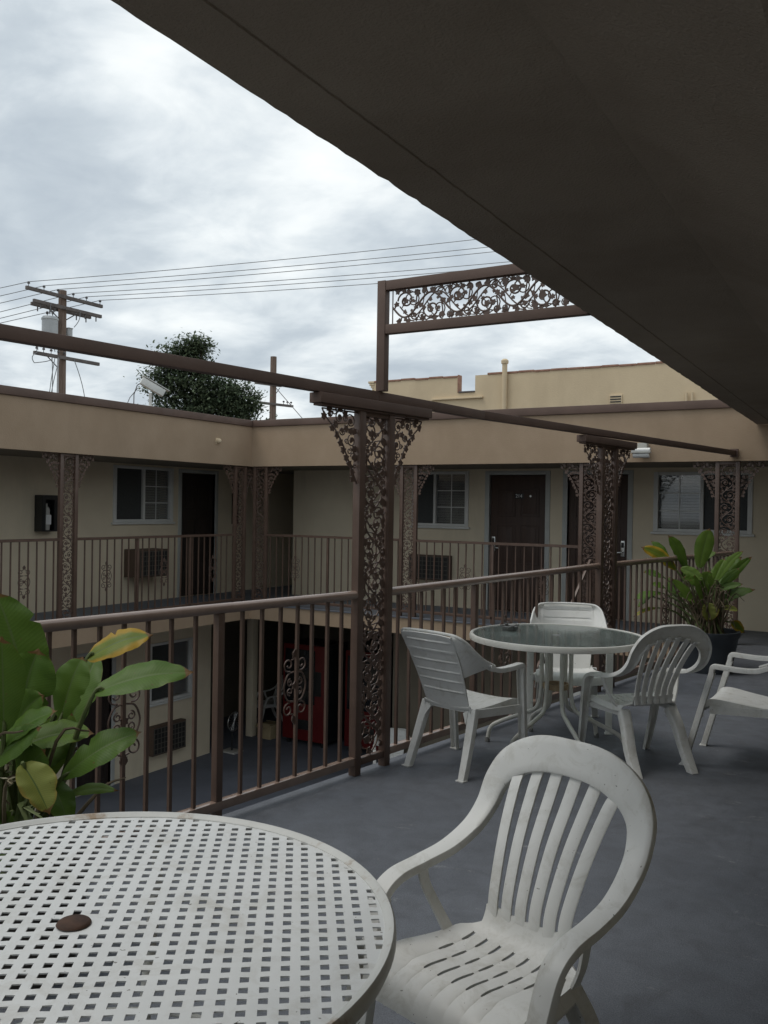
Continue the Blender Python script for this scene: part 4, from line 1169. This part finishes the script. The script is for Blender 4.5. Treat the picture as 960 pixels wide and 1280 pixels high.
GS = 'white plastic armchairs on the deck'
c1 = slat_chair('plastic_armchair', 'white slatted back armchair in front, pulled up beside the woven table', M['plastic_white'], (-.962, 2.214, 0), 2.893, GS)
c2 = copy_thing(c1, (-1.537, 5.762, 0), .877, 'white slatted back armchair at the glass table, seen from behind its slats')
p1 = panel_chair('plastic_armchair', 'white solid back armchair left of the glass table, ribbed back toward us', M['plastic_white'], (-2.442, 5.106, 0), -.243, GS)
p2 = copy_thing(p1, (-2.268, 6.523, 0), 3.515, 'white solid back armchair facing us from behind the glass table')
p3 = panel_chair('plastic_armchair', 'white armchair with raked front legs, cut off by the right picture edge', M['plastic_white'], (-.915, 6.173, 0), 1.556, GS, .115)
def swap_mat(root, m):
    for ch in root.children:
        ch.data = ch.data.copy(); ch.data.materials.clear(); ch.data.materials.append(m)
swap_mat(p2, M['plastic_bright'])
copy_thing(c1, (-11.5, 14.75, ZG), 2.6, 'white plastic armchair on the ground floor beside the red vending machine', 'white plastic chairs on the ground floor')
copy_thing(p1, (-7.15, 12.35, ZG), -2.6, 'white plastic chair on the ground floor glimpsed through the deck railing', 'white plastic chairs on the ground floor')

# ------------------------------------------------------------------ woven metal table
T1 = V((-1.523, 1.303, 0)); ZT = .71; RT = .668
tt = thing('woven_table', 'round white metal table with woven lattice top in front', 'table', T1)
b = MB()
ANG = R(36); e1 = V((math.cos(ANG), math.sin(ANG), 0)); e2 = V((-math.sin(ANG), math.cos(ANG), 0))
PT = .0378; HA, HB = .0175, .0190
hole = (V((-1.290, 1.357, 0)) - T1); o1, o2_ = hole.dot(e1) % PT, hole.dot(e2) % PT
N = int(RT / PT) + 2
Ri = RT - .006
bm = b.bm; cache = {}; outer = set()
def vtx(i, j, si, sj):
    # lattice corner of hole (i, j): si, sj = -1/+1 the hole's sides
    key = (i, j, si, sj)
    if key not in cache:
        x = o1 + i * PT + si * HA / 2; y = o2_ + j * PT + sj * HB / 2
        z = ZT + (.0003 if (i + j) % 2 else -.0003) * (1 if si * sj > 0 else -1)
        rr = math.hypot(x, y)
        if rr > Ri: x, y, clamped = x * Ri / rr, y * Ri / rr, True
        else: clamped = False
        cache[key] = bm.verts.new(e1 * x + e2 * y + V((0, 0, z)))
        if clamped: outer.add(cache[key])
    return cache[key]
def inside(vs): return not all(v in outer for v in vs)
for i in range(-N, N + 1):
    for j in range(-N, N + 1):
        a, c, d, g_ = vtx(i, j, 1, -1), vtx(i + 1, j, -1, -1), vtx(i + 1, j, -1, 1), vtx(i, j, 1, 1)
        if inside((a, c, d, g_)): bm.faces.new((a, c, d, g_))
        a, c, d, g_ = vtx(i, j, -1, 1), vtx(i, j, 1, 1), vtx(i, j + 1, 1, -1), vtx(i, j + 1, -1, -1)
        if inside((a, c, d, g_)): bm.faces.new((a, c, d, g_))
        a, c, d, g_ = vtx(i, j, 1, 1), vtx(i + 1, j, -1, 1), vtx(i + 1, j + 1, -1, -1), vtx(i, j + 1, 1, -1)
        if inside((a, c, d, g_)): bm.faces.new((a, c, d, g_))
        cx = o1 + i * PT; cy = o2_ + j * PT
        q = (vtx(i, j, -1, -1), vtx(i, j, 1, -1), vtx(i, j, 1, 1), vtx(i, j, -1, 1))
        rd_ = math.hypot((e1 * cx + e2 * cy).x, (e1 * cx + e2 * cy).y)
        if inside(q) and (rd_ > RT - .014 or rd_ < .040): bm.faces.new(q)   # blank near the rim and the hub
bmesh.ops.delete(bm, geom=[v for v in bm.verts if not v.link_faces], context='VERTS')
bmesh.ops.dissolve_degenerate(bm, dist=.0004, edges=list(bm.edges))
bmesh.ops.recalc_face_normals(bm, faces=list(bm.faces))
bmesh.ops.solidify(bm, geom=list(bm.faces), thickness=.003)
b.build('tabletop', M['table_enamel'], tt, 20)
b = MB(); b.lathe([(RT - .014, ZT - .005), (RT - .013, ZT + .0025), (RT - .007, ZT + .005), (RT - .002, ZT + .010), (RT + .006, ZT + .011), (RT + .011, ZT + .004), (RT + .012, ZT - .014), (RT + .006, ZT - .028), (RT - .004, ZT - .028), (RT - .006, ZT - .006), (RT - .014, ZT - .005)], 128)
b.build('rim', M['table_rim'], tt, 50)
b = MB(); b.lathe([(0, ZT + .0085), (.030, ZT + .0085), (.034, ZT + .006), (.036, ZT + .003), (.0, ZT + .002)], 28); b.build('umbrella_hole_cap', M['rust'], tt)
for k in range(4):
    a = R(28 + 90 * k); d = V((math.cos(a), math.sin(a), 0))
    lg = MB(); lg.tube(catmull([tuple(d * .60 + V((0, 0, ZT - .012))), tuple(d * .585 + V((0, 0, .55))), tuple(d * .50 + V((0, 0, .25))), tuple(d * .53 + V((0, 0, .0)))], 6), .016, 10)
    lg.build('leg', M['table_frame'], tt)
b = MB(); b.tube([V((.5 * math.cos(2 * PI * k / 40), .5 * math.sin(2 * PI * k / 40), .25)) for k in range(41)], .009, 8, False); b.build('stretcher', M['table_frame'], tt)

# ------------------------------------------------------------------ glass table
T2 = V((-2.10, 5.80, 0)); ZT2 = .759; R2 = .578
gt = thing('glass_table', 'round glass topped patio table with white rim and bent legs', 'table', T2)
b = MB(); b.lathe([(.022, ZT2 - .006), (.022, ZT2), (R2 - .02, ZT2), (R2 - .02, ZT2 - .006), (.022, ZT2 - .006)], 96); b.build('tabletop', M['table_glass'], gt, 30)
b = MB(); b.lathe([(R2 - .03, ZT2 - .0075), (R2 - .019, ZT2 - .007), (R2 - .0185, ZT2 + .003), (R2 - .012, ZT2 + .006), (R2, ZT2 + .004), (R2 + .006, ZT2 - .008), (R2 + .003, ZT2 - .032), (R2 - .012, ZT2 - .036), (R2 - .028, ZT2 - .03), (R2 - .03, ZT2 - .0075)], 96); b.build('rim', M['table_frame'], gt, 50)
b = MB(); b.lathe([(0, ZT2 + .003), (.018, ZT2 + .003), (.030, ZT2 + .002), (.032, ZT2 + .0005), (0, ZT2 + .0005)], 20); b.build('umbrella_hole_cap', M['gusset_grey'], gt)
for k in range(6):
    a = R(12 + 60 * k); d = V((math.cos(a), math.sin(a), 0))
    lg = MB()
    lg.tube(catmull([tuple(d * .53 + V((0, 0, ZT2 - .02))), tuple(d * .30 + V((0, 0, ZT2 - .024))), tuple(d * .125 + V((0, 0, ZT2 - .03))), tuple(d * .100 + V((0, 0, ZT2 - .06))), tuple(d * .098 + V((0, 0, .55))), tuple(d * .098 + V((0, 0, .40))),
                     tuple(d * .125 + V((0, 0, .27))), tuple(d * .22 + V((0, 0, .215))), tuple(d * .37 + V((0, 0, .15))), tuple(d * .44 + V((0, 0, .10))), tuple(d * .462 + V((0, 0, .0)))], 5), .0145, 10)
    lo = lg.build('leg', M['table_frame'], gt)
    b = MB(); b.lathe([(0, 0), (.018, 0), (.018, .03), (.0155, .035), (0, .035)], 10, tuple(d * .462)); b.build('foot_cap', M['gusset_grey'], lo)
for z in (.695, .42):
    b = MB(); b.lathe([(.070, z - .018), (.086, z - .018), (.086, z + .018), (.070, z + .018), (.070, z - .018)], 24); b.build('ring', M['rust_ring'], gt)
at = thing('ashtray', 'small glass ashtray on the far edge of the glass table', 'ashtray', (-2.455, 5.83, ZT2))
b = MB(); b.lathe([(0, .001), (.052, .001), (.058, .01), (.060, .030), (.054, .034), (.048, .030), (.042, .012), (0, .010)], 20); b.build('bowl', M['ashtray_glass'], at, 30)
b = MB()
for k in range(4):
    a = R(45 + 90 * k); b.box((.056 * math.cos(a), .056 * math.sin(a), .036), (.022, .022, .010), .003)
b.build('rest', M['ashtray_glass'], at)

# ------------------------------------------------------------------ plants
def leaf_blade(B, T, wid, mat, parent, rd, org, ref, fold=.25, tear=True):
    """a broad blade from B to T: curved midrib, folded halves, wavy torn edge"""
    B, T = V(B), V(T); ax = T - B; L = ax.length
    side = ax.cross(ref).normalized(); nrm = side.cross(ax).normalized()
    if nrm.dot(ref) < 0: nrm = -nrm
    roll = rd.uniform(-.35, .35)
    side = (side * math.cos(roll) + nrm * math.sin(roll)).normalized(); nrm = side.cross(ax).normalized()
    n, m = 22, 8
    bend = rd.uniform(.04, .10) * L; curl = rd.uniform(.6, 1.3) * fold
    tears = [(rd.uniform(.3, .9), rd.choice((-1, 1))) for _ in range(rd.randint(0, 2))] if tear else []
    bm = bmesh.new(); uvl = bm.loops.layers.uv.new('UVMap')
    rows = []; ph = rd.uniform(0, 6)
    for i in range(n + 1):
        v = i / n
        mid = B + ax * v + V((0, 0, 1)) * (bend * math.sin(PI * v)) - V((0, 0, 1)) * (bend * .9 * v * v) + V((0, 0, bend * .9 * v)) * .9
        prof = (math.sin(PI * min(1, v * 1.02 + .015)) ** .50) * (1 - .30 * max(0, v - .5)) * (.88 + .2 * v if v < .6 else 1.0)
        if v > .86: prof *= 1 - .55 * ((v - .86) / .14) ** 1.5
        if i == n: prof = .02
        if i == 0: prof = .10
        r = []
        for j in range(-m, m + 1):
            u = j / m
            hw = wid * .5 * prof
            for tv, ts in tears:
                if u * ts > .25: hw *= 1 - .5 * max(0, 1 - abs(v - tv) / .03) * (abs(u) - .25)
            x = u * hw
            z = curl * abs(u) * hw * 1.0 - .25 * hw * u * u + .022 * wid * math.sin(v * 21 + ph + u * 2) * abs(u) + .01 * wid * math.sin(v * 47 + ph * 2) * u * u
            r.append((bm.verts.new(mid + side * x + nrm * z - org), u, v))
        rows.append(r)
    for i in range(n):
        for j in range(2 * m):
            q = (rows[i][j], rows[i][j + 1], rows[i + 1][j + 1], rows[i + 1][j])
            fc_ = bm.faces.new([x[0] for x in q]); fc_.smooth = True
            for lp, x in zip(fc_.loops, q): lp[uvl].uv = (x[1], x[2])
    me = bpy.data.meshes.new('leaf'); bm.to_mesh(me); bm.free(); me.materials.append(mat)
    o = bpy.data.objects.new('leaf', me); COL.objects.link(o); o.parent = parent
    return o

def big_plant(name, label, base, pot_fn, leaves, root_r, seed, stem_r, soil_z, extra_stems, widen=1.0):
    rd = random.Random(seed)
    org = V(base)
    t = thing(name, label, 'plant', org)
    pot_fn(t)
    toward = (V((0, 0, 1.6)) - org).normalized()
    for B, T, wd, kind in leaves:
        wd *= widen
        B, T = V(B), V(T)
        ref = (V((0, 0, .75)) + V((toward.x, toward.y, 0)) * .85 + V((rd.gauss(0, .15), rd.gauss(0, .15), 0))).normalized()
        lf = leaf_blade(B, T, wd, M['leaf%d' % kind], t, rd, org, ref, .3 if kind != 3 else .75, True)
        a = rd.uniform(0, 6.28); rr = rd.uniform(.2, 1) * root_r
        root = org + V((rr * math.cos(a), rr * math.sin(a), soil_z))
        mid = root.lerp(B, .55) + V((0, 0, .06)); ext = B + (T - B) * .12
        s = MB(); s.tube([p - org for p in (V(x) for x in catmull([tuple(root), tuple(mid), tuple(B), tuple(ext)], 6))], [stem_r * (1.25 - .05 * k) for k in range(19)], 7)
        s.build('petiole', M['stem_green'], lf)
    s = MB()
    for k in range(extra_stems):
        a = rd.uniform(0, 6.28); rr = rd.uniform(.1, 1.0) * root_r
        p = V((rr * math.cos(a), rr * math.sin(a), soil_z)); q = p + V((rd.gauss(0, .09), rd.gauss(0, .09), rd.uniform(.18, .5)))
        e_ = q + V((rd.gauss(0, .07), rd.gauss(0, .07), rd.uniform(-.12, .08)))
        s.tube(catmull([tuple(p), tuple(q), tuple(e_)], 4), [stem_r * .9 * (1 - .09 * k2) for k2 in range(9)], 5)
    s.build('dry_stems', M['stem_dry'], t)
    return t, rd

NEAR = [([-2.782, 2.177, 0.846], [-2.949, 2.139, 1.268], 0.229, 0), ([-2.564, 1.899, 0.846], [-2.576, 1.894, 1.159], 0.136, 0), ([-2.66, 2.017, 0.808], [-2.64, 2.089, 1.089], 0.182, 0), ([-2.61, 2.163, 0.833], [-2.586, 2.238, 1.047], 0.131, 0), ([-2.575, 2.244, 1.036], [-2.409, 2.402, 1.121], 0.116, 2), ([-2.431, 2.154, 0.947], [-2.175, 2.366, 1.014], 0.138, 0), ([-2.48, 2.065, 0.67], [-2.288, 2.239, 0.818], 0.125, 0), ([-2.647, 2.141, 0.686], [-2.6, 2.227, 0.753], 0.063, 1), ([-2.63, 1.918, 0.772], [-2.457, 2.023, 0.908], 0.122, 0), ([-2.596, 1.88, 0.733], [-2.459, 1.962, 0.866], 0.094, 0), ([-2.469, 1.898, 0.757], [-2.35, 1.91, 0.614], 0.112, 3), ([-2.505, 2.108, 0.595], [-2.393, 2.233, 0.598], 0.05, 1), ([-2.558, 2.077, 0.646], [-2.418, 2.043, 0.518], 0.102, 0)]
NEAR += [((-2.80, 1.95, .75), (-3.02, 1.80, 1.15), .2, 0), ((-2.85, 1.90, .7), (-3.05, 1.62, .95), .18, 0), ((-2.75, 2.3, .7), (-2.80, 2.5, 1.0), .13, 0), ((-2.62, 1.98, .55), (-2.50, 1.82, .45), .12, 0)]
FAR = [([-2.001, 9.75, 1.015], [-1.912, 9.806, 1.433], 0.148, 1), ([-2.115, 9.682, 1.012], [-2.281, 9.585, 1.352], 0.117, 0), ([-2.178, 9.528, 1.002], [-2.497, 9.339, 1.232], 0.116, 2), ([-2.287, 9.696, 1.074], [-2.489, 9.694, 1.285], 0.087, 0), ([-1.928, 9.559, 0.738], [-1.867, 9.598, 1.006], 0.13, 1), ([-1.879, 9.706, 0.899], [-1.605, 9.872, 1.144], 0.139, 0), ([-1.821, 9.622, 0.618], [-1.448, 9.73, 0.831], 0.114, 0), ([-1.97, 9.886, 1.104], [-1.874, 9.944, 1.184], 0.06, 1), ([-2.314, 9.563, 0.915], [-2.498, 9.453, 0.966], 0.101, 0), ([-2.3, 9.454, 0.76], [-2.523, 9.204, 0.696], 0.107, 0), ([-2.281, 9.465, 0.815], [-2.394, 9.398, 0.851], 0.069, 1), ([-1.84, 9.379, 0.698], [-1.828, 9.385, 0.504], 0.142, 3), ([-1.73, 9.56, 0.637], [-1.569, 9.54, 0.621], 0.051, 3), ([-1.809, 9.863, 0.722], [-1.806, 9.867, 0.917], 0.081, 0), ([-1.65, 9.607, 0.495], [-1.531, 9.677, 0.392], 0.091, 2), ([-2.224, 9.615, 0.722], [-2.291, 9.693, 0.917], 0.094, 0), ([-2.115, 9.798, 0.857], [-2.188, 9.872, 1.071], 0.079, 0), ([-1.943, 9.902, 1.081], [-2.005, 9.982, 1.122], 0.063, 0), ([-2.399, 9.394, 0.728], [-2.516, 9.324, 0.602], 0.062, 0), ([-2.33, 9.434, 0.606], [-2.554, 9.3, 0.509], 0.046, 2), ([-2.039, 9.727, 0.85], [-2.067, 9.71, 0.959], 0.047, 1), ([-1.746, 10.017, 0.659], [-1.709, 10.04, 0.849], 0.063, 0)]

fr = random.Random(77)
for k in range(16):
    a = fr.uniform(0, 6.28); r0, r1 = fr.uniform(.05, .16), fr.uniform(.22, .42); zb = fr.uniform(.6, .92)
    FAR.append(((-1.86 + r0 * math.cos(a), 9.52 + r0 * math.sin(a), zb), (-1.86 + r1 * math.cos(a), 9.52 + r1 * math.sin(a), zb + fr.uniform(.08, .34)), fr.uniform(.055, .085), fr.choice((0, 0, 0, 0, 1, 1))))
for k in range(9):
    a = fr.uniform(0, 6.28); r0, r1 = fr.uniform(.04, .14), fr.uniform(.2, .34); zb = fr.uniform(.5, .85)
    NEAR.append(((-2.72 + r0 * math.cos(a), 2.0 + r0 * math.sin(a), zb), (-2.74 + r1 * math.cos(a), 2.0 + r1 * math.sin(a), zb + fr.uniform(-.02, .3)), fr.uniform(.09, .14), fr.choice((0, 0, 1))))
def pot_near(t):
    b = MB(); b.lathe([(0, .0), (.20, .0), (.25, .30), (.27, .31), (.27, .36), (.245, .36), (.235, .32)], 28); b.build('pot', M['pot_dark'], t, 50)
    b = MB(); b.lathe([(0, .325), (.236, .322)], 28); b.build('soil', M['soil'], t)
def pot_far(t):
    b = MB(); b.lathe([(0, 0), (.23, 0), (.265, .18), (.295, .34), (.312, .36), (.312, .41), (.285, .41), (.275, .36)], 32); b.build('pot', M['pot_blue'], t, 50)
    b = MB(); b.lathe([(0, .37), (.277, .365)], 28); b.build('soil', M['soil'], t)

pn, rd = big_plant('potted_plant', 'broad leafed potted plant at lower left, one leaf yellowing', (-2.66, 2.02, 0), pot_near, NEAR, .13, 4, .011, .33, 12, 1.08)
# pale variegated rosette low in the same pot
b = MB(); rr_ = random.Random(9)
for k in range(26):
    a = rr_.uniform(0, 6.28); c0 = V((.10, -.12, .36)); l = rr_.uniform(.10, .2)
    d = V((math.cos(a), math.sin(a), 0)); s_ = V((-d.y, d.x, 0)) * .011
    p0 = c0 + d * .01; p1 = c0 + d * l * .5 + V((0, 0, rr_.uniform(.15, .28))); p2 = c0 + d * l + V((0, 0, rr_.uniform(.14, .30)))
    b.quad(p0 - s_ * .5, p0 + s_ * .5, p1 + s_, p1 - s_); b.quad(p1 - s_, p1 + s_, p2 + s_ * .2, p2 - s_ * .2)
b.build('variegated_leaves', M['pale_leaf'], pn)
for k in range(9):
    b = MB(); c0 = V((.10 + rr_.gauss(0, .05), -.13 + rr_.gauss(0, .05), .66 + rr_.uniform(0, .09)))
    for j in range(5):
        a = rr_.uniform(0, 6.28); d = V((math.cos(a), math.sin(a), rr_.uniform(-.3, .6))).normalized(); s_, _ = frame_of(d)
        b.quad(c0, c0 + d * .014 + s_ * .008, c0 + d * .034, c0 + d * .014 - s_ * .008)
    b.build('pale_flower', M['pale_petal'], pn)
pf, rd = big_plant('potted_plant', 'broad leafed plant in a blue grey pot at the far end of the deck', (-1.86, 9.52, 0), pot_far, FAR, .17, 8, .011, .37, 95, 1.3)

# ------------------------------------------------------------------ ground floor clutter
def vending(label, x0, x1, y0, y1, h):
    t = thing('vending_machine', label, 'vending machine', ((x0 + x1) / 2, (y0 + y1) / 2, ZG), 0, 'red vending machines in the dark ground floor')
    hw, hd = (x1 - x0) / 2, (y1 - y0) / 2
    b = MB(); b.rng(-hw, hw, -hd + .06, hd, .08, h, .01); b.build('cabinet', M['black_box'], t)
    b = MB(); b.rng(-hw, hw, -hd, -hd + .058, .10, h - .01, .012); fr = b.build('front_door', M['red_machine'], t)
    b = MB(); b.rng(-hw + .05, hw * .55, -hd - .006, -hd - .001, .78, h - .10, .004); b.build('display_glass', M['dark_glass'], fr)
    b = MB(); b.rng(hw * .55, hw * .85, -hd - .006, -hd - .001, .95, 1.4, .004); b.build('coin_panel', M['black_box'], fr)
    b = MB(); b.rng(-hw * .5, hw * .4, -hd - .006, -hd - .001, .30, .48, .004); b.build('pickup_slot', M['black_box'], fr)
    b = MB()
    for sx in (-1, 1):
        for sy in (-1, 1): b.rng(sx * (hw - .08) - .03, sx * (hw - .08) + .03, sy * (hd - .1) - .03, sy * (hd - .1) + .03, 0, .08)
    b.build('foot', M['black_box'], t)
vending('red vending machine on the ground floor, seen between the railing bars', -10.29, -9.35, 13.63, 14.4, 1.88)
vending('red vending machine half hidden behind the nearest scroll column', -8.98, -8.08, 13.75, 14.5, 1.85)
t = thing('cardboard_box', 'small tan cardboard box on the ground floor under the chair', 'box', (-10.72, 13.75, ZG))
b = MB(); b.rng(-.16, .16, -.13, .13, 0, .26, .004); b.build('carton', M['cardboard'], t)
b = MB(); b.box((0, -.16, .262), (.30, .10, .004), 0, (V((1, 0, 0)), V((0, .8, .6)), V((0, -.6, .8)))); b.box((0, .16, .262), (.30, .10, .004), 0, (V((1, 0, 0)), V((0, .8, -.6)), V((0, .6, .8)))); b.build('flap', M['cardboard'], t)
t = thing('floor_fan', 'small grey fan with flat base standing by the ground floor wall', 'fan', (-10.62, 12.58, ZG))
b = MB(); b.rng(-.16, .16, -.13, .13, 0, .03, .008); b.build('base', M['lamp_metal'], t)
b = MB(); b.tube([(0, 0, .03), (0, 0, .42)], .016, 8); b.build('pole', M['black_box'], t)
b = MB(); b.tube([V((.04, .17 * math.cos(2 * PI * k / 24), .55 + .17 * math.sin(2 * PI * k / 24))) for k in range(25)], .007, 6, False)
for k in range(9):
    a = PI * k / 9; b.tube([V((.04, .17 * math.cos(a), .55 + .17 * math.sin(a))), V((.04, -.17 * math.cos(a), .55 - .17 * math.sin(a)))], .003, 4)
b.build('cage', M['steel'], t)
b = MB()
for k in range(3):
    a = 2 * PI * k / 3; d = V((0, math.cos(a), math.sin(a))); s_ = V((.015, -math.sin(a) * .05, math.cos(a) * .05))
    b.quad(V((.0, 0, .55)) + d * .02 - s_ * .4, V((.0, 0, .55)) + d * .02 + s_ * .4, V((0, 0, .55)) + d * .15 + s_, V((0, 0, .55)) + d * .15 - s_)
b.build('blade', M['black_box'], t)
